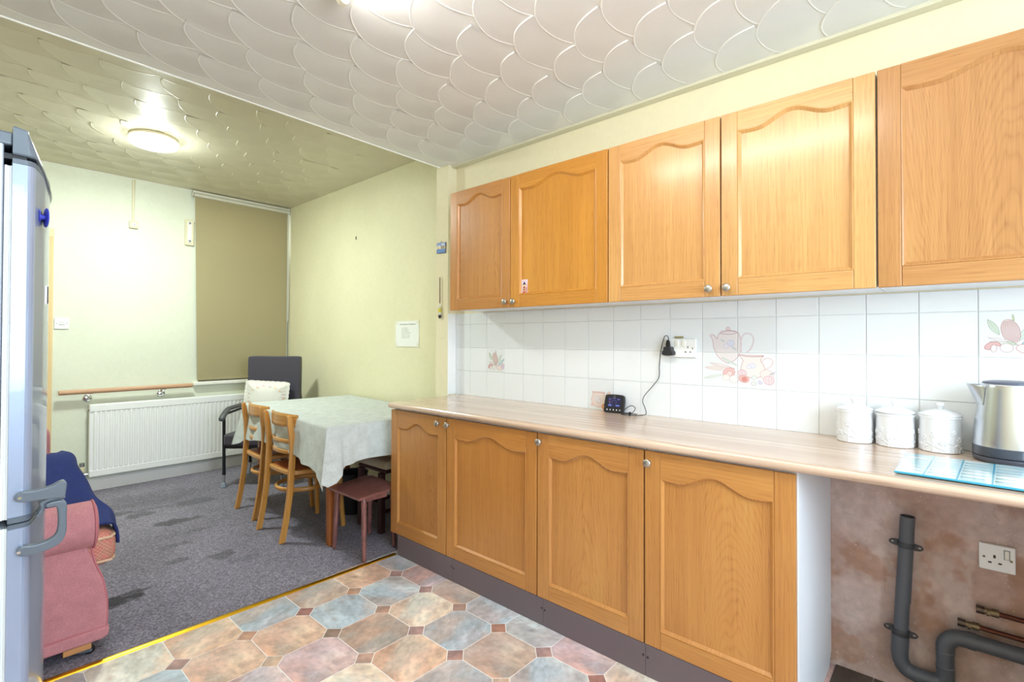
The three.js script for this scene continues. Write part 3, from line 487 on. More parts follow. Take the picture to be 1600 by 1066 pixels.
const bsLabel = ['narrow oak base cupboard at the far end of the worktop beside the burgundy stool', 'wide oak base cupboard with its knob at the upper left corner, second along', 'oak base cupboard below the small digital display, third along', 'oak base cupboard with exposed white end panel next to the bare plaster'];
for (let i = 0; i < 4; i++) {
  const w = BS[i + 1] - BS[i], y0 = 0.119, y1 = 0.834, h = y1 - y0, cx = (BS[i] + BS[i + 1]) / 2;
  const c = thing('base_cupboard', bsLabel[i], 'cupboard', [1.721 + 0.020, 0, cx], -Math.PI / 2, 'oak base cupboards');
  const dep = XW - 0.001 - 1.7425;
  const carc = [span(-w / 2 + 0.001, -w / 2 + 0.017, y0, 0.8445, -dep, -0.002, 0.001), span(-w / 2 + 0.017, w / 2 - 0.017, y0, y0 + 0.016, -dep, -0.002, 0.001), span(-w / 2 + 0.017, w / 2 - 0.017, y0 + 0.016, 0.8445, -dep, -dep + 0.006, 0.001), span(-w / 2 + 0.017, w / 2 - 0.017, 0.826, 0.8445, -0.12, -0.002, 0.001)];
  if (i < 3) carc.push(span(w / 2 - 0.017, w / 2 - 0.001, y0, 0.8445, -dep, -0.002, 0.001));
  mesh('carcass', merge(carc), M.melamine, c);
  if (i === 3) { const e = mesh('end_panel', extrude([[0, 0.001], [dep - 0.045, 0.001], [dep - 0.001, 0.05], [dep - 0.001, 0.8445], [0, 0.8445]], 0.017, 0.001, 1).rotateY(Math.PI / 2).translate(w / 2 - 0.017, 0, -0.003), M.melamine, c); e.userData.label = 'white end panel'; }
  const kn = [[w / 2 - 0.057, h / 2 - 0.033], [-w / 2 + 0.011, h / 2 - 0.033], [-w / 2 + 0.018, h / 2 - 0.036], [-w / 2 + 0.021, h / 2 - 0.042]][i];
  kn[0] = Math.max(-w / 2 + 0.02, Math.min(w / 2 - 0.02, kn[0]));
  const d = makeDoor(c, w - 0.0055, h, 0.098, 0.057, bsTint[i], kn, i !== 1);
  d.position.set(0, (y0 + y1) / 2, 0);
}
{ // plinth boards with pairs of screw holes
  const p = thing('plinth', 'dull grey brown plinth boards under the oak base cupboards', 'plinth', [1.723, 0, 0]);
  const cuts = [-2.416, -1.94, -1.349, -0.868, -0.372];
  for (let i = 0; i < 4; i++) mesh('board', metre(span(0, 0.016, 0.001, 0.1175, cuts[i] + 0.0006, cuts[i + 1] - 0.0006, 0.0008), 'z'), M.plinth, p);
  for (const z of cuts.slice(1, 4)) for (const s of [-1, 1]) mesh('screw_hole', cyl(0.0042, 0.0042, 0.002, 12).rotateZ(Math.PI / 2).translate(0, 0.073 - s * 0.0015, z + s * 0.009), M.black, p);
}
{ // worktop with rolled front edge
  const pr = [[0, 0], [0.012, 0]]; for (let k = 0; k <= 8; k++) { const a = -Math.PI / 2 + Math.PI * k / 8; pr.push([1.713 - XW - 0.0 + 0, 0]); pr.pop(); }
  const x0 = 1.695, y0 = 0.8455, y1 = 0.877, r = (y1 - y0) / 2, pts = [[XW - 0.0015, y1]];
  for (let k = 0; k <= 10; k++) { const a = Math.PI / 2 + Math.PI * k / 10; pts.push([x0 + r * 0.8 + Math.cos(a) * r * 0.8, y0 + r + Math.sin(a) * r]); }
  pts.push([XW - 0.0015, y0]);
  const wt = mesh('worktop', metre(extrude(pts, 0.9 + 2.478, 0).translate(0, 0, -2.478), 'z', 0, 0), M.top);
  tag(wt, 'long oak-print laminate worktop with a rolled front edge', 'worktop');
  const chip = mesh('chip', new THREE.SphereGeometry(1, 10, 8).scale(0.0035, 0.002, 0.009).translate(0, 0, 0), M.dark, wt); chip.position.set(1.7012, 0.853, 0.073);
  const g = [-0.03, -0.018, -0.006, 0.01].map((z, i) => new THREE.SphereGeometry(1, 8, 6).scale(0.002, 0.001, 0.004).translate(1.6985, 0.855 + 0.002 * (i % 2), 0.05 + z)); mesh('chip', merge(g), M.oldBrass, wt);
}
{ // added cupboard, out of view: keeps light from the gap below the worktop
  const c = thing('base_cupboard', 'plain unseen base cupboard added to keep light out of the appliance gap', 'cupboard', [1.741, 0, 0.60], -Math.PI / 2);
  mesh('carcass', span(-0.3, 0.3, 0.119, 0.8445, -0.529, -0.002, 0.002), M.melamine, c);
  mesh('plinth_board', span(-0.3, 0.3, 0.001, 0.118, -0.05, -0.03, 0.001), M.plinth, c);
  const d = makeDoor(c, 0.594, 0.715, 0.098, 0.057, '#d09a52', [-0.27, 0.31], false); d.position.set(0, 0.4765, 0);
}

// ---------------------------------------------------------------- lamps
{
  const l = thing('batten_light', 'cream fluorescent batten light with a glowing tube on the kitchen ceiling', 'ceiling light', [TUBE.x, 0, 0]);
  const z0 = TUBE.z0 - 0.03, z1 = TUBE.z1 + 0.03;
  mesh('housing', span(-0.024, 0.024, YK - 0.028, YK - 0.002, z0 + 0.02, z1 - 0.02, 0.006), M.fitting, l);
  for (const [z, s] of [[z0, 1], [z1, -1]]) {
    mesh('end_cap', span(-0.027, 0.027, YK - 0.030, YK - 0.002, Math.min(z, z + s * 0.05), Math.max(z, z + s * 0.05), 0.008), M.fitting, l);
    mesh('tube_holder', merge([rod([0, TUBE.y, z + s * 0.004], [0, TUBE.y, z + s * 0.026], 0.017, 0.017, 20), span(-0.010, 0.010, TUBE.y, YK - 0.026, z + s * 0.015 - 0.009, z + s * 0.015 + 0.009, 0.002)]), M.fitting, l);
  }
  mesh('fluorescent_tube', rod([0, TUBE.y, TUBE.z0], [0, TUBE.y, TUBE.z1], TUBE.r, TUBE.r, 20), M.tubeGlow, l);
}
{
  const l = thing('ceiling_light', 'round white glowing ceiling light on the dining area ceiling', 'ceiling light', [LED.x, 0, LED.z]);
  mesh('base_ring', lathe([[0, YD - 0.002], [0.134, YD - 0.002], [0.138, YD - 0.006], [0.138, YD - 0.020], [0.134, YD - 0.022]], 48), M.lampRim, l);
  mesh('diffuser', lathe([[0.135, YD - 0.020], [0.140, YD - 0.026], [0.1405, YD - 0.045], [0.136, YD - 0.056], [0.12, YD - 0.063], [0.06, YD - 0.066], [0, YD - 0.067]], 48), M.diffuser, l);
}
// ---------------------------------------------------------------- fridge freezer
{
  const f = thing('fridge_freezer', 'tall silver fridge freezer with grey handles beside the doorway edge', 'fridge');
  const zN = -1.44, zFar = -2.07, zc = (zN + zFar) / 2, half = (zN - zFar) / 2, xb = 0.066;
  const section = (dx = 0, grow = 0) => {   // door cut across: flat sides, bowed front, as [x, -z]
    const pts = [[0.078, -zN], [0.096 + dx, -zN]], far = [];
    for (let k = 1; k <= 5; k++) { const a = -Math.PI / 2 + k / 5 * 1.25; pts.push([0.096 + dx + 0.019 * Math.cos(a) , -zN + 0.019 + 0.019 * Math.sin(a)]); }
    for (let k = 1; k < 24; k++) { const q = -0.92 + 1.84 * k / 24; pts.push([0.1605 + dx - 0.0515 * q * q, -zc + q * half]); }
    for (let k = 4; k >= 0; k--) { const a = Math.PI / 2 - k / 5 * 1.25; pts.push([0.096 + dx + 0.019 * Math.cos(a), -zFar - 0.019 + 0.019 * Math.sin(a)]); }
    pts.push([0.078, -zFar]); return pts.map(([x, y]) => [x, y]);
  };
  const door = (y0, y1) => extrude(section(), y1 - y0, 0.002, 1).rotateX(-Math.PI / 2).translate(0, y0, 0);
  mesh('body', span(-0.56, xb, 0.03, 1.652, zFar + 0.004, zN - 0.004, 0.004), M.fridgeSide, f);
  for (const [x, z] of [[-0.5, zN - 0.05], [-0.5, zFar + 0.05], [0.02, zN - 0.05], [0.02, zFar + 0.05]]) mesh('foot', rod([x, 0, z], [x, 0.032, z], 0.02, 0.02, 12), M.fridgeDark, f);
  const gasket = (y0, y1) => merge([[0.0668, 0.0715], [0.0712, 0.0752], [0.0750, 0.0790]].map(([a, b], i) => span(a, b, y0, y1, zFar + 0.01, zN - 0.006 + (i === 1 ? -0.002 : 0), 0.0018)));
  const up = part('fridge_door', f), lo = part('freezer_door', f);
  mesh('panel', door(0.877, 1.606), M.fridgeFront, up); mesh('gasket', gasket(0.874, 1.600), M.gasket, up);
  mesh('top_trim', extrude(section(0.0005), 0.011, 0.001, 1).rotateX(-Math.PI / 2).translate(0, 1.604, 0), M.fridgePlastic, up);
  mesh('panel', door(0.085, 0.855), M.fridgeFront, lo); mesh('gasket', gasket(0.09, 0.857), M.gasket, lo);
  mesh('kickplate', span(-0.5, 0.07, 0.03, 0.08, zFar + 0.02, zN - 0.03, 0.003), M.fridgeDark, f);
  // plastic trims between the doors
  mesh('bottom_trim', extrude(section(0.0008), 0.012, 0.002, 1).rotateX(-Math.PI / 2).translate(0, 0.8655, 0), M.fridgePlastic, up);
  mesh('top_trim', extrude(section(0.0008), 0.010, 0.002, 1).rotateX(-Math.PI / 2).translate(0, 0.8535, 0), M.fridgePlastic, lo);
  const bar = (pts, z0, t, n = 70) => extrude(smoothPts(pts, n), t, 0.003, 2).translate(0, 0, z0);
  const hU = part('handle', up), hL = part('handle', lo);
  mesh('arm', bar([[0.088, 0.922], [0.0945, 0.9305], [0.116, 0.930], [0.141, 0.9335], [0.155, 0.940], [0.162, 0.941], [0.1665, 0.936], [0.166, 0.919], [0.163, 0.905], [0.148, 0.906], [0.124, 0.908], [0.100, 0.909], [0.089, 0.914]], zN - 0.002, 0.017), M.handle, hU);
  mesh('grip', bar([[0.126, 0.902], [0.160, 0.9075], [0.166, 0.905], [0.164, 0.9015], [0.135, 0.897], [0.1325, 0.884], [0.127, 0.876], [0.120, 0.8735], [0.123, 0.879], [0.127, 0.888]], zN - 0.03, 0.040), M.handle, hU);
  const Lp = [[0.092, 0.813], [0.098, 0.8195], [0.118, 0.818], [0.140, 0.8215], [0.150, 0.829], [0.1535, 0.842], [0.153, 0.878], [0.150, 0.888], [0.136, 0.890], [0.1345, 0.897], [0.158, 0.9000], [0.166, 0.894], [0.1675, 0.862], [0.1665, 0.828], [0.160, 0.812], [0.148, 0.804], [0.128, 0.799], [0.101, 0.7985], [0.093, 0.804]];
  mesh('grip', bar(Lp, zN - 0.002, 0.018, 110), M.handle, hL);
  for (const [h, y] of [[hU, 0.9195], [hL, 0.809]]) mesh('screw', rod([0.0945, y, zN + 0.0145], [0.0945, y, zN + 0.0165], 0.0035, 0.003, 12), M.chrome, h);
  // dark top with a brow that follows the bowed front
  const cap = extrude(section(0.004), 0.060, 0.004, 2).rotateX(-Math.PI / 2).translate(0, 1.622, 0), cp = cap.attributes.position;
  for (let i = 0; i < cp.count; i++) {
    let x = cp.getX(i), y = cp.getY(i); const z = cp.getZ(i), q = 1 - Math.min(1, Math.abs(z - zc) / half), front = sstep(0.105, 0.125, x);
    if (y < 1.65) { y -= front * 0.034 * sstep(0.0, 0.55, q); } else { x -= 0.026 * sstep(0.09, 0.14, x); y -= 0.006 * sstep(0.07, 0.12, x); }
    cp.setXYZ(i, x, y, z);
  }
  cap.computeVertexNormals();
  mesh('top_cap', cap, M.handle, f);
  mesh('top_panel', span(-0.56, 0.079, 1.640, 1.668, zFar + 0.002, zN - 0.002, 0.005), M.handle, f);
  mesh('hinge_gap', span(0.062, 0.1, 1.613, 1.625, zFar + 0.01, zN - 0.008, 0.001), M.fridgeDark, f);
}
{ // on the fridge door
  const h = thing('suction_hook', 'small blue suction hook stuck on the silver fridge door', 'hook', [0.1185, 1.511, -1.497], 0.12);
  mesh('suction_cup', lathe([[0, 0.0], [0.021, 0.0005], [0.017, 0.004], [0.006, 0.006], [0, 0.0065]], 24).rotateZ(-Math.PI / 2), M.blue, h);
  mesh('stem', rod([0.004, 0, 0], [0.016, 0, 0], 0.006, 0.005, 14), M.blue, h);
  mesh('button', lathe([[0, 0], [0.014, 0], [0.021, 0.001], [0.021, 0.003], [0.012, 0.005], [0, 0.0055]], 24).rotateZ(-Math.PI / 2).translate(0.0145, 0, 0), M.blue, h);
  const c = thing('magnetic_clip', 'small white magnetic clip on the front of the fridge', 'clip', [0.1365, 1.345, -1.575], 0.18);
  mesh('clip_body', span(0, 0.006, -0.022, 0.022, -0.012, 0.012, 0.002), M.white, c);
  mesh('clip_lever', span(0.006, 0.010, -0.020, 0.020, -0.006, 0.006, 0.0015), M.dark, c);
}
// ---------------------------------------------------------------- things on the far wall
{
  const b = thing('roller_blind', 'drawn beige fabric roller blind over the dining window', 'blind');
  const zt = ZF + 0.035, x0 = 1.462, x1 = 2.350;
  mesh('roller', rod([x0 + 0.005, 2.575, zt], [x1 - 0.004, 2.575, zt], 0.017, 0.017, 20), M.aluminium, b);
  mesh('headrail', span(x0 - 0.004, x1, 2.590, 2.612, ZF + 0.002, zt + 0.018, 0.004), M.aluminium, b);
  for (const x of [x0 - 0.006, x1 - 0.002]) mesh('bracket', rod([x - 0.004, 2.575, zt], [x + 0.005, 2.575, zt], 0.022, 0.022, 18), M.aluminium, b);
  const fx = (v) => 0.03 * v;
  mesh('fabric', sheet((u, v) => [x0 + 0.018 + fx(v) + u * (x1 - x0 - 0.036 - fx(v)), 2.57 - v * 1.705, ZF + 0.030 + 0.004 * Math.sin(u * 5 + v * 2) * v], 24, 24, 0.0008), M.blind, b);
  mesh('hem_bar', span(x0 + 0.05, x1 - 0.02, 0.856, 0.878, ZF + 0.026, ZF + 0.036, 0.003), M.blind, b);
  mesh('cord', tube([[2.336, 2.56, ZF + 0.058], [2.337, 1.9, ZF + 0.056], [2.336, 1.45, ZF + 0.056], [2.331, 1.435, ZF + 0.056], [2.326, 1.45, ZF + 0.056], [2.327, 1.9, ZF + 0.056], [2.328, 2.56, ZF + 0.058]], 0.0022, 80, 6), M.gloss, b);
}
{
  const s = thing('pull_cord_box', 'small cream surface box on the far wall fed by a thin cable conduit', 'junction box', [0, 0, ZF]);
  mesh('box', bxs(0.062, 0.062, 0.024, 1.0245, 2.221, 0.0125, 0.004, 2), M.cream, s);
  mesh('rosette', lathe([[0, 0], [0.017, 0], [0.016, 0.003], [0.008, 0.006], [0, 0.0065]], 20).rotateX(Math.PI / 2).translate(1.027, 2.219, 0.024), M.gloss, s);
  mesh('button', lathe([[0, 0], [0.004, 0], [0.003, 0.004], [0, 0.0045]], 12).rotateX(Math.PI / 2).translate(1.027, 2.219, 0.030), M.grey, s);
  mesh('conduit', span(1.013, 1.029, 2.25, 2.612, 0.001, 0.010, 0.002), M.cream, s);
  mesh('cable', tube([[1.033, 2.612, 0.008], [1.031, 2.5, 0.006], [1.028, 2.25, 0.006]], 0.0025, 20, 6), M.cream, s);
  const p = thing('cord_holder', 'upright cream plastic cord holder screwed beside the roller blind', 'holder', [0, 0, ZF]);
  mesh('plate', bxs(0.072, 0.240, 0.022, 1.441, 2.222, 0.0115, 0.005, 2), M.cream, p);
  mesh('raised_strip', bxs(0.034, 0.200, 0.006, 1.441, 2.222, 0.0245, 0.002, 2), M.gloss, p);
  for (const y of [2.305, 2.140]) mesh('screw', lathe([[0, 0], [0.011, 0], [0.009, 0.003], [0, 0.004]], 14).rotateX(Math.PI / 2).translate(1.441, y, 0.0275), M.screwMetal, p);
  mesh('hook', rod([1.472, 2.325, 0.012], [1.488, 2.323, 0.014], 0.004, 0.004, 8), M.cream, p);
  const w = thing('light_switch', 'square white light switch by the door architrave on the far wall', 'light switch', [0, 0, ZF]);
  mesh('plate', bxs(0.086, 0.086, 0.010, 0.573, 1.361, 0.0052, 0.003, 2), M.white, w);
  mesh('rocker', bxs(0.036, 0.020, 0.006, 0.573, 1.361, 0.011, 0.002, 1).rotateX(0), M.gloss, w);
  mesh('rocker_frame', merge([[0.042, 0.002, 0, 0.012], [0.042, 0.002, 0, -0.012]].map(([a, b, x, y]) => bx(a, b, 0.002, 0.573 + x, 1.361 + y, 0.0105, 0.0005))), M.grey, w);
  for (const x of [-0.030, 0.030]) mesh('screw', rod([0.573 + x, 1.361, 0.009], [0.573 + x, 1.361, 0.0112], 0.003, 0.003, 10), M.dark, w);
}
{
  const h = thing('handrail', 'round pine handrail on two chrome brackets above the radiator', 'handrail', [0, 0, ZF]);
  mesh('rail', metre(merge([rod([0.556, 0.8175, 0.07], [1.46, 0.8195, 0.07], 0.0195, 0.0195, 24), new THREE.SphereGeometry(0.0195, 16, 10).scale(0.25, 1, 1).translate(0.556, 0.8175, 0.07), new THREE.SphereGeometry(0.0195, 16, 10).scale(0.25, 1, 1).translate(1.46, 0.8195, 0.07)]), 'x'), M.rail, h);
  for (const x of [0.735, 1.238]) {
    const b = part('bracket', h);
    mesh('wall_disc', lathe([[0, 0], [0.030, 0], [0.031, 0.003], [0.026, 0.007], [0.012, 0.010], [0, 0.011]], 28).rotateX(Math.PI / 2).translate(x, 0.758, 0.001), M.chrome, b);
    mesh('stem', tube([[x, 0.758, 0.008], [x, 0.757, 0.05], [x, 0.768, 0.07], [x, 0.798, 0.07]], 0.006, 20, 10), M.chrome, b);
    mesh('saddle', span(x - 0.022, x + 0.022, 0.7955, 0.7995, 0.062, 0.078, 0.0015), M.chrome, b);
  }
}
{
  const r = thing('radiator', 'white ribbed panel radiator on the far wall below the handrail', 'radiator');
  const x0 = 0.742, x1 = 2.16, y0 = 0.128, y1 = 0.706, zb = ZF + 0.045, zf = ZF + 0.088, pitch = 0.0335, n = Math.floor((x1 - x0 - 0.03) / pitch);
  // ribbed front: one pressed sheet, fluted between the headers
  const prof = []; for (let k = 0; k < n; k++) { const x = x0 + 0.018 + k * pitch; prof.push([x, 0], [x + 0.004, 0.0], [x + 0.009, 0.008], [x + 0.0245, 0.008], [x + 0.0295, 0.0]); } prof.push([x1 - 0.012, 0]);
  const ys = [[y0 + 0.052, 0], [y0 + 0.060, 1], [y1 - 0.062, 1], [y1 - 0.054, 0]], P = [], I = [];
  for (const [y, a] of ys) for (const [x, d] of prof) P.push(x, y, zf - 0.006 + d * a);
  const m = prof.length; for (let j = 0; j < 3; j++) for (let i = 0; i < m - 1; i++) { const a = j * m + i; I.push(a, a + 1, a + m + 1, a, a + m + 1, a + m); }
  let g = new THREE.BufferGeometry(); g.setAttribute('position', new THREE.Float32BufferAttribute(P, 3)); g.setIndex(I); g = g.toNonIndexed(); g.computeVertexNormals();
  mesh('panel', merge([g, span(x0, x1, y0, y1, zb, zf - 0.0065, 0.004)]), M.white, r);
  mesh('header', span(x0, x1, y1 - 0.055, y1, zf - 0.0080, zf + 0.0025, 0.005), M.white, r);
  mesh('header', span(x0, x1, y0, y0 + 0.053, zf - 0.0080, zf + 0.0025, 0.005), M.white, r);
  mesh('top_grille', span(x0 - 0.001, x1 + 0.001, y1 - 0.002, y1 + 0.004, zb - 0.012, zf - 0.002, 0.002), M.white, r);
  mesh('side_cover', span(x0 - 0.003, x0 + 0.001, y0 + 0.01, y1, zb - 0.01, zf - 0.003, 0.001), M.white, r);
  mesh('bracket', span(1.2, 1.25, y0 + 0.1, y1 - 0.1, ZF + 0.001, zb + 0.001, 0.001), M.white, r);
  mesh('bleed_valve', rod([x0 - 0.012, 0.665, zb + 0.016], [x0, 0.665, zb + 0.016], 0.008, 0.008, 10), M.oldBrass, r);
  const v = part('valve', r);
  mesh('head', lathe([[0, 0], [0.016, 0], [0.019, 0.006], [0.019, 0.045], [0.017, 0.05]], 20).translate(0.700, 0.168, zb + 0.014), M.cream, v);
  mesh('head_top', lathe([[0.017, 0], [0.017, 0.026], [0.014, 0.030], [0, 0.030]], 20).translate(0.700, 0.217, zb + 0.014), M.screwMetal, v);
  mesh('body', merge([rod([0.700, 0.11, zb + 0.014], [0.700, 0.17, zb + 0.014], 0.011, 0.011, 14), rod([0.700, 0.150, zb + 0.014], [x0, 0.150, zb + 0.014], 0.009, 0.009, 12), rod([0.718, 0.150, zb + 0.014], [0.730, 0.150, zb + 0.014], 0.013, 0.013, 6)]), M.steel, v);
  mesh('pipe', rod([0.700, 0.0, zb + 0.014], [0.700, 0.115, zb + 0.014], 0.0075, 0.0075, 12), M.steel, v);
}
// ---------------------------------------------------------------- small things on the right-hand walls
const flatUV = (g, ax, ay, x0, x1, y0, y1) => { if (g.index) g = g.toNonIndexed(); const p = g.attributes.position, uv = new Float32Array(p.count * 2); for (let i = 0; i < p.count; i++) { const q = [p.getX(i), p.getY(i), p.getZ(i)]; uv[i * 2] = (q[ax] - x0) / (x1 - x0); uv[i * 2 + 1] = (q[ay] - y0) / (y1 - y0); } g.setAttribute('uv', new THREE.BufferAttribute(uv, 2)); return g; };
{
  const notice = canvasTex(384, 256 + 128, (c, W, H) => {
    c.fillStyle = '#eeefe9'; c.fillRect(0, 0, W, H);
    c.fillStyle = '#3e4540'; c.font = 'bold 25px serif'; c.fillText('Emergency Numbers', 72, 58);
    c.font = '17px serif'; c.fillStyle = '#5c625c';
    ['Gas  0800 111', 'Elec  0800 404', 'Water 0800 31', 'Doctor 01903 2046', 'Plumber 01 903', 'Electrician 01903', 'Neighbour 0793'].forEach((t, i) => c.fillText(t, 106, 112 + i * 24));
  });
  // a sheet taped to the wall, slightly bowed
  const z0 = -3.345, z1 = -3.045, y0 = 1.187, y1 = 1.387;
  const g = sheet((u, v) => { const cut = Math.max(0, 0.035 - Math.min(u, 1 - u) - 0) * (v > 0.93 ? 1 : 0); return [XD - 0.0018 - 0.003 * Math.sin(Math.PI * u) * (0.3 + 0.7 * v) - 0.001 * Math.sin(v * 9), y1 - v * (y1 - y0) - cut * 0.1, z0 + u * (z1 - z0)]; }, 12, 10, 0.0004);
  const n = mesh('notice', flatUV(g, 2, 1, z0, z1, y0, y1), std('#ffffff', 0.75, { map: notice }));
  tag(n, 'white typed notice sheet taped to the dining wall above the table', 'notice');
  for (const [z, y, a] of [[z0 + 0.012, y1 - 0.008, 0.8], [z1 - 0.012, y1 - 0.006, -0.8], [z0 + 0.012, y0 + 0.012, -0.8], [z1 - 0.012, y0 + 0.010, 0.8]]) { const t = mesh('tape', bx(0.0006, 0.018, 0.042, 0, 0, 0, 0.0002), std('#e4e2cc', 0.35), n); t.position.set(XD - 0.0035, y, z); t.rotation.x = a; }
}
{
  const pic = canvasTex(256, 208, (c, W, H) => {
    const g = c; g.fillStyle = '#5d7cb8'; g.fillRect(0, 0, W, H * 0.36); g.fillStyle = '#b9c3dc'; g.beginPath(); g.ellipse(180, 40, 56, 22, 0, 0, 7); g.fill(); g.beginPath(); g.ellipse(70, 62, 40, 13, 0, 0, 7); g.fill();
    g.fillStyle = '#e2d6ae'; g.fillRect(0, H * 0.34, W, H * 0.30); g.fillStyle = '#8d7748'; g.fillRect(118, 66, 118, 56); g.fillStyle = '#6a5836'; for (let i = 0; i < 6; i++) g.fillRect(126 + i * 18, 88, 9, 34); g.fillStyle = '#b09a64'; g.fillRect(34, 82, 40, 40); g.fillStyle = '#7a6a42'; g.fillRect(48, 96, 9, 26);
    g.fillStyle = '#2c62ab'; g.fillRect(0, H * 0.6, W, H * 0.4); g.fillStyle = '#5a92cf'; for (let i = 0; i < 9; i++) { g.beginPath(); g.ellipse(20 + (i * 67) % 220, 138 + (i * 29) % 56, 20, 4, 0, 0, 7); g.fill(); }
    g.strokeStyle = '#28405f'; g.lineWidth = 6; g.strokeRect(0, 0, W, H);
  });
  const t = thing('postcard', 'small tilted picture card of buildings by blue water hung on the wall nib', 'postcard', [2.2, 1.864, -2.601]);
  const g = flatUV(bx(0.005, 0.072, 0.091, 0, 0, 0, 0.001), 2, 1, -0.0455, 0.0455, -0.036, 0.036);
  const m = mesh('card', g, std('#ffffff', 0.4, { map: pic }), t); m.position.x = -0.0042; m.rotation.x = 0.05;
  mesh('hanger', tube([[-0.003, 0.034, -0.008], [-0.003, 0.046, -0.002], [-0.003, 0.034, 0.006]], 0.001, 12, 6), M.dark, t);
}
{
  const t = thing('screwdriver', 'thin tester screwdriver with a clear yellow banded handle hung on the wall nib', 'screwdriver', [2.189, 0, -2.606]);
  mesh('blade', merge([rod([0, 1.485, 0.001], [0, 1.650, 0], 0.0032, 0.0032, 10), span(-0.001, 0.001, 1.645, 1.664, -0.004, 0.004, 0.0005)]), std('#6d5a4c', 0.35, { metalness: 0.8 }), t);
  mesh('collar', rod([0, 1.468, 0.001], [0, 1.488, 0.001], 0.0048, 0.0040, 12), M.white, t);
  mesh('handle', lathe([[0, 1.405], [0.0085, 1.406], [0.0095, 1.412], [0.0095, 1.462], [0.007, 1.470], [0, 1.471]], 14), phys('#d9dccb', 0.15, { clearcoat: 0.5 }), t);
  mesh('yellow_band', lathe([[0.0098, 1.428], [0.0101, 1.429], [0.0101, 1.452], [0.0098, 1.453]], 14), M.yellow, t);
  mesh('end_cap', lathe([[0, 1.386], [0.004, 1.387], [0.0095, 1.396], [0.010, 1.410], [0, 1.411]], 14), M.black, t);
  mesh('clip', merge([rod([0, 1.463, 0], [0.011, 1.463, 0], 0.002, 0.002, 8), rod([0, 1.420, 0], [0.011, 1.420, 0], 0.002, 0.002, 8)]), M.oldBrass, t);
}
{
  const art = canvasTex(96, 192, (c, W, H) => {
    c.fillStyle = '#d9b9cf'; c.fillRect(0, 0, W, H); c.fillStyle = '#e6cfd9'; c.fillRect(0, 0, W, 60); c.fillStyle = '#3b2f52'; c.beginPath(); c.moveTo(48, 22); c.lineTo(70, 58); c.lineTo(82, 64); c.lineTo(14, 64); c.lineTo(26, 58); c.fill();
    c.fillStyle = '#f0d6a6'; c.fillRect(20, 64, 56, 104); c.fillStyle = '#a4454a'; c.beginPath(); c.moveTo(48, 74); c.lineTo(66, 96); c.lineTo(66, 164); c.lineTo(30, 164); c.lineTo(30, 96); c.fill(); c.fillStyle = '#ecd6b0'; c.fillRect(42, 104, 12, 16); c.fillRect(42, 130, 12, 20); c.fillStyle = '#c0353f'; c.fillRect(26, 150, 44, 16); c.fillStyle = '#b8505a'; c.fillRect(78, 96, 12, 72); c.fillStyle = '#fdf6ea'; c.fillRect(0, 170, W, 22);
  });
  const g = flatUV(bx(0.004, 0.083, 0.041, 0, 0, 0, 0.0008), 2, 1, -0.0205, 0.0205, -0.0415, 0.0415);
  const m = mesh('picture_magnet', g, std('#ffffff', 0.35, { map: art })); m.position.set(2.0105, 1.5215, -1.7045); m.rotation.x = 0.03;
  tag(m, 'small picture magnet of a red tower on the deep orange cupboard door', 'magnet');
}
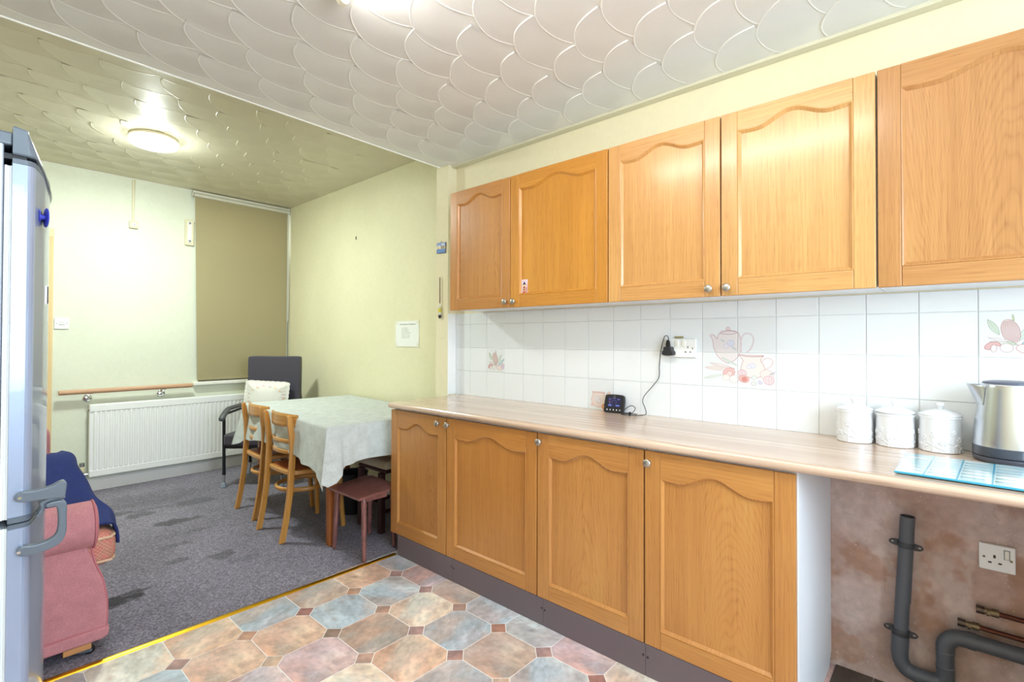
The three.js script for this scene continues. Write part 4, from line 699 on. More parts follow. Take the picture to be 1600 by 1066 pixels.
// sockets face -x: built facing +z, turned like the cupboards
const pinHole = (w, h, x, y, z = 0.0098) => bx(w, h, 0.001, x, y, z, 0.0003);
{
  const s = thing('double_socket', 'white double wall socket on the white tiles with a black adapter plugged in', 'socket', [XW - 0.0018, 1.208, -0.9625], -Math.PI / 2);
  mesh('plate', bxs(0.146, 0.086, 0.0095, 0, 0, 0.0048, 0.003, 2), M.white, s);
  for (const x of [-0.013, 0.021]) mesh('rocker', bxs(0.017, 0.026, 0.006, x - 0.004, 0.022, 0.0105, 0.002, 2), M.gloss, s);
  for (const [w, h, x, y] of [[0.004, 0.009, 0.036, 0.004], [0.0075, 0.0045, 0.025, -0.018], [0.0075, 0.0045, 0.047, -0.018]]) mesh('pin_hole', pinHole(w, h, x, y), M.black, s);
  mesh('screw', rod([0.058, -0.001, 0.009], [0.058, -0.001, 0.0102], 0.0035, 0.0035, 12), M.screwMetal, s);
  const a = thing('plug_adapter', 'black mains plug adapter in the left half of the double socket', 'plug', [XW - 0.0118, 1.195, -1.012], -Math.PI / 2);
  mesh('body', extrude(smoothPts([[-0.026, -0.019], [-0.027, -0.006], [-0.020, 0.004], [-0.019, 0.016], [0.019, 0.016], [0.020, 0.004], [0.027, -0.006], [0.026, -0.019]], 48), 0.034, 0.004, 3), M.dark, a);
  mesh('cable_plug', extrude(smoothPts([[-0.009, 0.018], [-0.010, 0.030], [-0.007, 0.046], [-0.003, 0.051], [0.003, 0.051], [0.007, 0.046], [0.010, 0.030], [0.009, 0.018]], 32), 0.012, 0.003, 2).translate(-0.002, 0, 0.012), M.black, a);
  const st = mesh('wooden_strip', bx(0.006, 0.0085, 0.041, 0, 0, 0, 0.001), std('#8f8354', 0.6)); st.position.set(XW - 0.0045, 1.2585, -0.9715);
  tag(st, 'tiny brown strip stuck to the tiles just above the double socket', 'strip');
  const l = thing('single_socket', 'white single wall socket on the bare plaster below the worktop', 'socket', [XW - 0.0006, 0.541, 0.094], -Math.PI / 2);
  mesh('plate', bxs(0.086, 0.084, 0.0125, 0, 0, 0.0064, 0.003, 2), M.white, l);
  for (const [w, h, x, y] of [[0.006, 0.010, -0.006, 0.004], [0.0085, 0.005, -0.017, -0.016], [0.0085, 0.005, 0.007, -0.016]]) mesh('pin_hole', pinHole(w, h, x, y, 0.0128), M.black, l);
  mesh('rocker', bxs(0.011, 0.028, 0.005, 0.023, 0.016, 0.0135, 0.002, 2), M.gloss, l);
  mesh('rocker_gap', bx(0.0145, 0.031, 0.001, 0.023, 0.016, 0.0126, 0.0003), M.grey, l);
  for (const x of [-0.031, 0.033]) mesh('screw', rod([x, -0.001, 0.012], [x, -0.001, 0.0135], 0.0036, 0.0036, 12), M.oldBrass, l);
}
// ---------------------------------------------------------------- things on the worktop
const YT = 0.8772;
{
  const scr = canvasTex(256, 192, (c, W, H) => {
    c.fillStyle = '#2a2950'; c.fillRect(0, 0, W, H); c.fillStyle = '#b9c0ee'; c.font = 'bold 22px sans-serif'; c.fillText('12:45', 96, 26); c.fillStyle = '#8d86d8'; c.fillRect(20, 34, 40, 14); c.fillRect(186, 34, 50, 14); c.strokeStyle = '#6b6ab8'; c.lineWidth = 6; c.beginPath(); c.arc(128, 98, 42, 2.4, 7.0); c.stroke(); c.fillStyle = '#9d5c7e'; c.fillRect(24, 76, 34, 20); c.fillStyle = '#c6d2ff'; c.font = 'bold 30px sans-serif'; c.fillText('£', 38, 134); c.fillStyle = '#7f9cff'; c.fillRect(20, 150, 66, 22); c.fillRect(164, 150, 72, 22);
  });
  const t = thing('energy_display', 'small black tilted display with a lit bluish screen and five white buttons', 'display', [2.222, YT, -1.292], -Math.PI / 2 + 0.12);
  const tilt = new THREE.Matrix4().makeRotationX(-0.27), ap = (g) => g.applyMatrix4(tilt);
  const B = ap(extrude(smoothPts([[-0.052, 0.004], [-0.050, 0.083], [-0.046, 0.088], [0.046, 0.088], [0.050, 0.083], [0.052, 0.004], [0.048, 0.0], [-0.048, 0.0]], 64), 0.018, 0.003, 2).translate(0, 0.001, -0.009));
  mesh('case', B, M.black, t);
  mesh('screen', ap(flatUV(bx(0.070, 0.050, 0.001, 0, 0.053, 0.0095, 0.0003), 0, 1, -0.035, 0.035, 0.028, 0.078)), std('#101018', 0.2, { emissive: S('#ffffff'), emissiveMap: scr, emissiveIntensity: 0.8 }), t);
  for (let i = 0; i < 5; i++) mesh('button', ap(rod([-0.034 + 0.017 * i, 0.014, 0.008], [-0.034 + 0.017 * i, 0.014, 0.0102], 0.0032, 0.0030, 12)), M.white, t);
  mesh('indicator', ap(rod([0, 0.083, 0.008], [0, 0.083, 0.0098], 0.0016, 0.0016, 8)), M.gasket, t);
  mesh('stand', extrude([[0, 0], [0.034, 0], [0.010, 0.045]], 0.06, 0.002, 1).rotateY(Math.PI / 2).translate(-0.03, 0, -0.004), M.dark, t);
  const cbl = thing('power_cable', 'thin black cable looping from the plug adapter down to the small display', 'cable');
  const P = [[2.240, 1.247, -1.010], [2.244, 1.262, -1.016], [2.250, 1.266, -1.026], [2.256, 1.255, -1.041], [2.262, 1.190, -1.060], [2.264, 1.12, -1.068], [2.262, 1.065, -1.070], [2.255, 1.02, -1.100], [2.245, 0.975, -1.135], [2.240, 0.945, -1.143], [2.235, 0.915, -1.128], [2.225, 0.889, -1.118], [2.205, YT + 0.004, -1.140], [2.190, YT + 0.003, -1.185], [2.180, YT + 0.004, -1.215], [2.190, YT + 0.005, -1.232], [2.205, YT + 0.006, -1.205], [2.205, YT + 0.008, -1.165], [2.190, YT + 0.010, -1.150], [2.178, YT + 0.011, -1.185], [2.188, YT + 0.013, -1.222], [2.205, YT + 0.030, -1.215], [2.212, YT + 0.046, -1.190], [2.206, YT + 0.038, -1.165], [2.195, YT + 0.015, -1.175], [2.205, YT + 0.008, -1.225], [2.215, YT + 0.012, -1.245]];
  mesh('cable_run', tube(P, 0.0019, 260, 8), M.black, cbl);
  mesh('cable_tie', bx(0.012, 0.018, 0.006, 2.191, YT + 0.0095, -1.186, 0.001), M.dark, cbl);
}
function canister(x, z, r, h, label, turn, lidY) {
  const c = thing('canister', label, 'canister', [x, YT, z], turn, 'white embossed ceramic canisters');
  mesh('pot', lathe([[0, 0.0], [r * 0.93, 0], [r * 0.965, 0.004], [r * 0.975, h * 0.5], [r * 0.955, h - 0.012], [r * 1.0, h - 0.007], [r * 1.02, h - 0.003], [r * 1.0, h], [r * 0.9, h], [r * 0.88, h - 0.01], [r * 0.88, 0.01], [0, 0.008]], 48), M.ceramic, c);
  const L = part('lid', c, [0, lidY, 0]);
  mesh('cover', lathe([[r * 0.86, h - 0.006], [r * 0.98, h + 0.0005], [r * 1.01, h + 0.003], [r * 0.98, h + 0.006], [r * 0.70, h + 0.014], [r * 0.36, h + 0.020], [r * 0.22, h + 0.022], [0, h + 0.0225]], 48), M.ceramic, L);
  mesh('knob', lathe([[0.007, h + 0.021], [0.0065, h + 0.026], [0.010, h + 0.031], [0.0125, h + 0.036], [0.0115, h + 0.041], [0.006, h + 0.0435], [0, h + 0.044]], 24), M.ceramic, L);
  const bits = [], R = (y) => r * 0.968;
  const put = (g, a, y) => g.translate(0, 0, 0).rotateY(0).applyMatrix4(new THREE.Matrix4().makeRotationY(a).multiply(new THREE.Matrix4().makeTranslation(0, y, R(y))));
  for (const [a0, ht] of [[-0.9, 0.058], [-0.45, 0.034], [0.1, 0.066], [0.5, 0.044], [1.0, 0.056], [1.5, 0.036], [-1.4, 0.046], [2.1, 0.05], [-2.0, 0.06]]) {
    bits.push(put(bx(0.0026, ht * 0.8, 0.0024, 0, 0, 0, 0.001), a0, ht * 0.42));
    for (let k = 0; k < 5; k++) { const q = k / 5 * Math.PI * 2 + a0; bits.push(put(new THREE.SphereGeometry(1, 8, 6).scale(0.0046, 0.0046, 0.0026), a0 + Math.cos(q) * 0.11, ht + Math.sin(q) * 0.0062)); }
    bits.push(put(new THREE.SphereGeometry(1, 8, 6).scale(0.0034, 0.0034, 0.0032), a0, ht));
    bits.push(put(new THREE.SphereGeometry(1, 8, 6).scale(0.009, 0.0032, 0.0022).rotateZ(0.5), a0 + 0.16, ht * 0.4)); bits.push(put(new THREE.SphereGeometry(1, 8, 6).scale(0.009, 0.0032, 0.0022).rotateZ(-0.5), a0 - 0.16, ht * 0.5));
  }
  mesh('embossed_flowers', merge(bits), M.ceramic, c);
}
canister(2.208, -0.281, 0.0575, 0.1155, 'white embossed ceramic canister farthest from the kettle, its lid fully seated', -1.9, 0);
canister(2.209, -0.163, 0.0570, 0.1135, 'middle one of three white embossed ceramic canisters, its lid slightly raised', -1.4, 0.0025);
canister(2.206, -0.043, 0.0570, 0.1185, 'white embossed ceramic canister standing next to the steel kettle', -1.0, 0);
{
  const k = thing('kettle', 'brushed steel electric kettle with a dark base on the worktop', 'kettle', [2.150, YT, 0.1205], 0);
  const R = (y) => 0.0855 - 0.020 * Math.pow(Math.max(0, y - 0.045) / 0.195, 1.35);
  const body = lathe([[R(0.05), 0.047], ...Array.from({ length: 14 }, (_, i) => { const y = 0.05 + i * 0.0142; return [R(y), y]; }), [R(0.235) - 0.002, 0.238], [0.05, 0.239]], 64);
  mesh('body', body, M.kettle, k);
  mesh('base_band', lathe([[0.078, 0.018], [0.0852, 0.018], [0.0862, 0.022], [0.0862, 0.046], [0.0855, 0.048], [0.07, 0.048]], 64), M.kettleBase, k);
  mesh('power_base', lathe([[0, 0.0008], [0.079, 0.0008], [0.0845, 0.004], [0.0865, 0.0155], [0.083, 0.0172], [0, 0.0172]], 64), std('#4b4e5a', 0.4), k);
  mesh('lid', lathe([[0.060, 0.2375], [0.0625, 0.2395], [0.060, 0.243], [0.040, 0.2465], [0.015, 0.2475], [0, 0.2478]], 48), M.kettleLid, k);
  // spout: a V-shaped lip at the rim, pointing along -z
  const sp = (u, v) => { const a = (u - 0.5) * 1.25, y = 0.172 + 0.058 * v, rr0 = R(y), o = Math.pow(v, 1.1) * 0.030 * Math.pow(Math.max(0, 1 - Math.abs(u - 0.5) * 2), 0.9); return [Math.sin(a) * (rr0 + o * 0.35), y + 0.0035 * v * (1 - Math.abs(u - 0.5) * 2), -Math.cos(a) * (rr0 + 0.0004 + o)]; };
  mesh('spout', sheet(sp, 24, 10, 0.0012), M.kettle, k);
  mesh('handle', tube([[0.02, 0.228, 0.060], [0.02, 0.232, 0.105], [0.015, 0.205, 0.128], [0.01, 0.13, 0.132], [0.008, 0.07, 0.118], [0.004, 0.052, 0.084]], 0.011, 50, 14), M.kettleBase, k);
}
{
  const art = canvasTex(512, 512, (c, W, H) => {   // u across the depth, v along the run; colours paled with white tile reflection
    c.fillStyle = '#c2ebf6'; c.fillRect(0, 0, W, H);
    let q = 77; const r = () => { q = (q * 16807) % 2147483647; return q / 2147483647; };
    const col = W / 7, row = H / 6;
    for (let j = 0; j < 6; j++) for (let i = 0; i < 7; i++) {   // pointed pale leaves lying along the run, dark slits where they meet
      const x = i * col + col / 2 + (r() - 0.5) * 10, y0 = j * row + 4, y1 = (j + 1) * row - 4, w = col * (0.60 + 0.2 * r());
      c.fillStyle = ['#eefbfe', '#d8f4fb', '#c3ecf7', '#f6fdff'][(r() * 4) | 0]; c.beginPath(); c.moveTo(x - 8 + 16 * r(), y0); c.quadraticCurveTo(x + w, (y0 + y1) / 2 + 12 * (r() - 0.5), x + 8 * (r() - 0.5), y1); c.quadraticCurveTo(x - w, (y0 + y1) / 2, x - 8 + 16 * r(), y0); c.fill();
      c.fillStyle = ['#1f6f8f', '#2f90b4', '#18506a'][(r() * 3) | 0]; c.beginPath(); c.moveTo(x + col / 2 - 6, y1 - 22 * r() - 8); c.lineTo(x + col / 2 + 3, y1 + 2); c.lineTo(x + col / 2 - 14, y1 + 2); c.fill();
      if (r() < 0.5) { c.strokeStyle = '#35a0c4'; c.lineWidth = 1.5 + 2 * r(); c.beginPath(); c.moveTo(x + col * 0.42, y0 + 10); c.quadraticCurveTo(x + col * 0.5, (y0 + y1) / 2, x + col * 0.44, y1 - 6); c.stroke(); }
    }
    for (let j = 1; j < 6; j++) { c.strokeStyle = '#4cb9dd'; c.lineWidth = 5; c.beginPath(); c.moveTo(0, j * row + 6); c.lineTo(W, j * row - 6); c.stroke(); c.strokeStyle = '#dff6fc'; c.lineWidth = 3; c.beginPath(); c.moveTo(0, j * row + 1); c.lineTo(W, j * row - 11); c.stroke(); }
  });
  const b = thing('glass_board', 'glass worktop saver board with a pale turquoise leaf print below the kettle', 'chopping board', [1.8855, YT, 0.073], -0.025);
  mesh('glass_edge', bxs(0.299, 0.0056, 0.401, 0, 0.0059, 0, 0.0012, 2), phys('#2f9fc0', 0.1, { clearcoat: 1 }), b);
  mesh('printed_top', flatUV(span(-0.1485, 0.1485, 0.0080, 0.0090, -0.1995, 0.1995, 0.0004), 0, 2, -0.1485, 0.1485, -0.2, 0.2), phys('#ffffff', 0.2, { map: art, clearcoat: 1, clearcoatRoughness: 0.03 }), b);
  for (const [x, z] of [[-1, -1], [1, -1], [-1, 1], [1, 1]]) mesh('foot', rod([x * 0.125, 0.0002, z * 0.175], [x * 0.125, 0.0032, z * 0.175], 0.009, 0.009, 14), M.gasket, b);
}
// ---------------------------------------------------------------- pipes under the worktop
{
  const w = thing('waste_pipe', 'grey plastic waste standpipe clipped to the bare plaster with a looped trap', 'pipe'), px = XW - 0.046;
  mesh('standpipe', merge([lathe([[0.0185, 0], [0.0185, 0.30], [0.0215, 0.30], [0.0215, 0]], 28).applyMatrix4(new THREE.Matrix4().makeRotationX(0.045)).translate(px, 0.333, -0.1445)]), M.pipe, w);
  mesh('pipe', rod([px, 0.60, -0.1325], [px, 0.16, -0.1555], 0.0215, 0.0215, 28), M.pipe, w);
  mesh('inner', rod([px, 0.628, -0.1312], [px, 0.50, -0.1372], 0.0183, 0.0183, 24), M.black, w);
  mesh('socket_collar', rod([px, 0.215, -0.1525], [px, 0.150, -0.1560], 0.0252, 0.0252, 28), M.pipe, w);
  mesh('elbow', tube([[px, 0.160, -0.1555], [px, 0.128, -0.153], [px, 0.102, -0.138], [px, 0.094, -0.112], [px, 0.094, -0.085]], 0.0245, 40, 24), M.pipe, w);
  mesh('pipe', rod([px, 0.094, -0.09], [px, 0.094, -0.040], 0.0228, 0.0228, 28), M.pipe, w);
  mesh('elbow', tube([[px, 0.094, -0.060], [px, 0.098, -0.042], [px, 0.118, -0.034], [px, 0.150, -0.034]], 0.0248, 30, 24), M.pipe, w);
  mesh('pipe', rod([px, 0.14, -0.034], [px, 0.215, -0.0345], 0.0238, 0.0238, 28), M.pipe, w);
  for (const y of [0.156, 0.206]) mesh('joint_ring', rod([px, y, -0.034], [px, y + 0.0022, -0.034], 0.0252, 0.0252, 28), std('#77797c', 0.5), w);
  mesh('elbow', tube([[px, 0.200, -0.0345], [px, 0.232, -0.032], [px, 0.257, -0.013], [px, 0.264, 0.014], [px, 0.2645, 0.040]], 0.0252, 40, 24), M.pipe, w);
  mesh('socket_collar', rod([px, 0.2645, 0.020], [px, 0.2645, 0.042], 0.0268, 0.0268, 28), M.pipe, w);
  mesh('pipe', rod([px, 0.2645, 0.04], [px, 0.2640, 0.298], 0.0240, 0.0240, 28), M.pipe, w);
  for (const [y, z] of [[0.533, -0.1362], [0.228, -0.1520]]) {
    const c = part('pipe_clip', w);
    mesh('band', lathe([[0.0216, -0.009], [0.0245, -0.009], [0.0255, 0], [0.0245, 0.009], [0.0216, 0.009]], 28).applyMatrix4(new THREE.Matrix4().makeRotationX(0.045)).translate(px, y, z), M.clip, c);
    for (const s of [-1, 1]) {
      const ear = extrude(smoothPts([[0, -0.009], [0.022, -0.009], [0.030, 0], [0.022, 0.009], [0, 0.009]], 30), 0.006, 0.001, 1, [smoothPts([[0.016, -0.003], [0.023, -0.003], [0.023, 0.003], [0.016, 0.003]], 14)]).rotateY(s > 0 ? -Math.PI / 2 : Math.PI / 2).translate(px - 0.002 + (s > 0 ? 0.003 : -0.003), y + s * -0.003, z + s * 0.018);
      mesh('ear', ear, M.clip, c);
    }
    mesh('saddle', span(px + 0.005, XW - 0.0005, y - 0.008, y + 0.008, z - 0.016, z + 0.016, 0.003), M.clip, c);
  }
  for (const [y, z, lab] of [[0.3655, 0.043, 'upper of two brown copper water pipes ending in a brass isolating valve'], [0.306, -0.003, 'lower of two brown copper water pipes ending in a brass isolating valve']]) {
    const p = thing('copper_pipe', lab, 'pipe', [XW - 0.022, y, z], 0, 'capped copper water pipes');
    mesh('tube', rod([0, 0, 0.05], [0, -0.002, 0.25], 0.0076, 0.0076, 16), M.copper, p);
    const v = part('isolating_valve', p);
    mesh('valve_body', rod([0, 0, 0.018], [0, 0, 0.042], 0.0098, 0.0098, 18), M.oldBrass, v);
    mesh('nut', rod([0, 0, 0.036], [0, 0, 0.054], 0.0132, 0.0132, 6), M.oldBrass, v);
    mesh('end_nut', rod([0, 0, 0.0], [0, 0, 0.020], 0.0128, 0.0122, 18), std('#5c5048', 0.4, { metalness: 0.8 }), v);
    mesh('slot_screw', merge([rod([-0.013, 0, 0.029], [-0.006, 0, 0.029], 0.005, 0.005, 12), rod([-0.012, -0.008, 0.028], [-0.006, -0.006, 0.028], 0.0036, 0.0036, 10)]), M.oldBrass, v);
    mesh('pipe_clip', merge([span(-0.009, 0.0215, -0.011, 0.011, 0.19, 0.205, 0.002)]), M.clip, p);
  }
}
// ---------------------------------------------------------------- dining table, cloth and chairs
{
  const t = thing('dining_table', 'oak dining table under a pale green cloth against the yellow wall', 'table', [1.404, 0, -2.635], -0.0646);
  const W = 0.846, L = 1.43;
  mesh('tabletop', metre(span(0.004, W - 0.004, 0.728, 0.7475, -L + 0.004, -0.004, 0.006), 'z'), M.tableLeg, t);
  for (const q of [[0.10, W - 0.05, 0.64, 0.727, -0.22, -0.20], [0.10, W - 0.05, 0.64, 0.727, -L + 0.08, -L + 0.1], [0.105, 0.125, 0.64, 0.727, -L + 0.1, -0.22], [W - 0.075, W - 0.055, 0.64, 0.727, -L + 0.1, -0.22]]) mesh('apron', metre(span(...q, 0.002), 'z'), M.tableLeg, t);
  const leg = (x, z) => { const g = new RoundedBoxGeometry(0.058, 0.726, 0.058, 2, 0.007), p = g.attributes.position; for (let i = 0; i < p.count; i++) { const k = 0.80 + 0.2 * sstep(-0.36, 0.1, p.getY(i)); p.setXYZ(i, p.getX(i) * k, p.getY(i), p.getZ(i) * k); } g.computeVertexNormals(); return metre(g.translate(x, 0.3635, z), 'y', rnd(), rnd()); };
  for (const [x, z] of [[0.120, -0.200], [W - 0.075, -0.2], [0.10, -L + 0.075], [W - 0.065, -L + 0.08]]) mesh('leg', leg(x, z), M.tableLeg, t);

  const N = 240, P = 2 * (W + L), perim = (s) => {   // s in metres round the top from the near left corner along the near edge; [x, z, nx, nz]
    s = ((s % P) + P) % P;
    if (s < W) return [s, 0, 0, 1]; s -= W; if (s < L) return [W, -s, 1, 0]; s -= L; if (s < W) return [W - s, -L, 0, -1]; s -= W; return [0, -L + s, -1, 0];
  };
  const near = (s, c) => { let d = Math.abs(((s - c) % P + P) % P); return Math.min(d, P - d); };
  const drop = (s) => {
    const x = ((s % P) + P) % P;
    let h = x < W ? 0.225 - 0.04 * x / W : x < W + L ? 0.10 : x < 2 * W + L ? 0.22 : 0.265 - 0.05 * Math.sin(Math.PI * Math.min(1, Math.max(0, (x - 2 * W - L) / L)) ) ;
    h += 0.095 * Math.exp(-Math.pow(near(s, 0.020) / 0.040, 2)) + 0.05 * Math.exp(-Math.pow(near(s, 2 * W + L) / 0.09, 2));
    return h + 0.006 * Math.sin(s * 21) ;
  };
  const rings = [], ym = 0.7525;
  for (const f of [0.0, 0.25, 0.5, 0.75, 0.92]) rings.push((s) => { const [x, z] = perim(s); return [W / 2 + (x - W / 2) * f, ym + 0.0012 * Math.sin(x * 17 + z * 9) * f, -L / 2 + (z + L / 2) * f]; });
  for (let k = 0; k <= 16; k++) { const d = k / 16; rings.push((s) => {
    const [x, z, nx, nz] = perim(s), h = drop(s), c1 = near(s, 0), c2 = near(s, 2 * W + L), right = s % P > W && s % P < W + L;
    const e1 = Math.exp(-Math.pow(c1 / 0.06, 2)), e2 = Math.exp(-Math.pow(c2 / 0.10, 2));
    const edge = sstep(0, 0.05, d), sgn = s % P < P / 2 ? s % P : s % P - P;
    let o = 0.004 * edge + d * (right ? 0.004 : 0.030 + 0.012 * Math.sin(s * 13 + 1) + 0.006 * Math.sin(s * 31));
    o += d * 0.016 * e1 + d * 0.050 * e2 + d * 0.020 * (0.8 * Math.exp(-Math.pow((sgn - 0.055) / 0.014, 2)) - 1.0 * Math.exp(-Math.pow((sgn - 0.085) / 0.016, 2)) + 0.4 * Math.exp(-Math.pow((sgn - 0.13) / 0.022, 2)) - 0.5 * Math.exp(-Math.pow((sgn + 0.06) / 0.022, 2)));
    if (nz < 0 || right) o = Math.min(o, 0.02);
    const y = ym - (d < 0.05 ? 0.010 * (d / 0.05) ** 2 : 0.010 + (h - 0.010) * (d - 0.05) / 0.95);
    // at the corners both outward directions act
    const cx = sstep(0.05, 0, c1), dx = sstep(0.07, 0, c2), tx = nx - (nz > 0 ? cx : nz < 0 ? dx : 0), tz = nz + (nx < 0 ? cx - dx : 0);
    return [x + tx * o, y, z + tz * o];
  }); }
  const g0 = sheet((u, v) => { const k = Math.round(v * (rings.length - 1)); return rings[k](u * P * 0.99999 + 1e-6); }, N, rings.length - 1, 0);
  // creases from folding: a shallow grid pressed into the cloth
  const crease = dataTex(512, 512, (u, v) => { const q = (x, n) => Math.exp(-Math.pow((((x * n) % 1) - 0.5) / 0.03, 2)); const w = fbm(u, v, 6, 6, 3, 601); return grey(110 + 70 * Math.max(q(u, 4), q(v, 4)) + 60 * (w - 0.5) + 20 * (fbm(u, v, 120, 120, 2, 602) - 0.5)); }, false, 1 / 0.8, 1 / 0.8);
  const pos = g0.attributes.position, uv = g0.attributes.uv;
  for (let i = 0; i <= N; i++) for (let j = 0; j < rings.length; j++) { const k = i * rings.length + j, [x, z, nx, nz] = perim(i / N * P * 0.99999 + 1e-6), hang = j > 4 ? ym - pos.getY(k) : 0; uv.setXY(k, j < 5 ? pos.getX(k) : x + nx * hang, j < 5 ? pos.getZ(k) : z + nz * hang); }
  const cl = mesh('tablecloth', g0, std('#dfe5e2', 0.8, { map: fabricTex, bumpMap: crease, bumpScale: 0.0016 }));
  cl.position.copy(t.position); cl.rotation.copy(t.rotation);
  tag(cl, 'pale grey green creased tablecloth hanging over the dining table', 'tablecloth');
}
function bentChair(label, x, z, turn) {
  const c = thing('bentwood_chair', label, 'chair', [x, 0, z], turn, 'bentwood dining chairs');
  const line = [[-0.226, 0], [-0.204, 0.117], [-0.180, 0.287], [-0.171, 0.422], [-0.165, 0.53], [-0.169, 0.626], [-0.184, 0.735], [-0.188, 0.762]];
  const cv = new THREE.CatmullRomCurve3(line.map(([a, b]) => V(a, b, 0))), n = 28, lft = [], rgt = [];
  for (let i = 0; i <= n; i++) { const p = cv.getPoint(i / n), q = cv.getTangent(i / n), w = 0.0165 - 0.003 * sstep(0.75, 1, i / n) + 0.0015 * Math.sin(Math.PI * i / n); lft.push([p.x - q.y * w, p.y + q.x * w]); rgt.push([p.x + q.y * w, p.y - q.x * w]); }
  const tipp = []; for (let k = 1; k < 6; k++) { const a = Math.PI * k / 6; tipp.push([-0.189 - 0.0135 * Math.cos(a), 0.762 + 0.012 * Math.sin(a)]); }
  lft[0][1] = rgt[0][1] = 0.001;
  const out = [...rgt, ...tipp.reverse(), ...lft.reverse()];
  const post = metre(extrude(out, 0.024, 0.005, 2).translate(0, 0, -0.012), 'y');
  for (const s of [1, -1]) { const q = mesh('back_post', post, M.beech, c); q.position.z = s * 0.170; }
  const bow = (y0, y1, t, xo, over) => sheet((u, v) => { const zz = (u - 0.5) * (0.34 + over * 2), b = xo + 0.016 - 0.045 * (1 - Math.pow((u - 0.5) * 2, 2)); return [b, y0 + (y1 - y0) * v + 0.006 * (1 - Math.pow((u - 0.5) * 2, 2)) * v, zz]; }, 20, 4, t);
  mesh('back_rail', metre(bow(0.693, 0.770, 0.012, -0.160, 0.014), 'z'), M.beech, c);
  mesh('slat', metre(bow(0.590, 0.610, 0.010, -0.160, 0.0), 'z'), M.beech, c);
  mesh('slat', metre(bow(0.522, 0.542, 0.010, -0.158, 0.0), 'z'), M.beech, c);
  const outl = (k) => smoothPts([[-0.178 * k, 0.10 * k], [-0.165 * k, 0.155 * k], [-0.05 * k, 0.190 * k], [0.10 * k, 0.196 * k], [0.185 * k, 0.165 * k], [0.212 * k, 0.07 * k], [0.214 * k, -0.07 * k], [0.185 * k, -0.165 * k], [0.10 * k, -0.196 * k], [-0.05 * k, -0.190 * k], [-0.165 * k, -0.155 * k], [-0.178 * k, -0.10 * k]], 72);
  mesh('seat_frame', metre(extrude(outl(1), 0.030, 0.008, 3, [outl(0.80).reverse()]).rotateX(-Math.PI / 2).translate(0, 0.394, 0), 'x'), M.beech, c);
  mesh('seat', metre(extrude(outl(0.90), 0.010, 0.004, 2).rotateX(-Math.PI / 2).translate(0, 0.4165, 0), 'x'), M.seat, c);
  for (const s of [1, -1]) mesh('front_leg', metre(rod([0.178, 0.001, s * 0.178], [0.155, 0.405, s * 0.150], 0.0145, 0.0195, 16), 'y'), M.beech, c);
  const hoop = Array.from({ length: 24 }, (_, i) => { const a = i / 24 * Math.PI * 2; return [-0.008 + 0.168 * Math.cos(a), 0.292, 0.158 * Math.sin(a)]; });
  const hg = tube(hoop, 0.0105, 96, 10, true), hp = hg.attributes.position; for (let i = 0; i < hp.count; i++) hp.setY(i, 0.292 + (hp.getY(i) - 0.292) * 1.35);
  hg.computeVertexNormals(); mesh('hoop_stretcher', metre(hg, 'x'), M.beech, c);
  return c;
}
bentChair('golden bentwood chair nearer the brass strip, tucked under the side of the table', 1.572, -3.24, 0.0);
bentChair('golden bentwood chair nearer the radiator, tucked under the side of the table', 1.622, -3.765, -0.03);
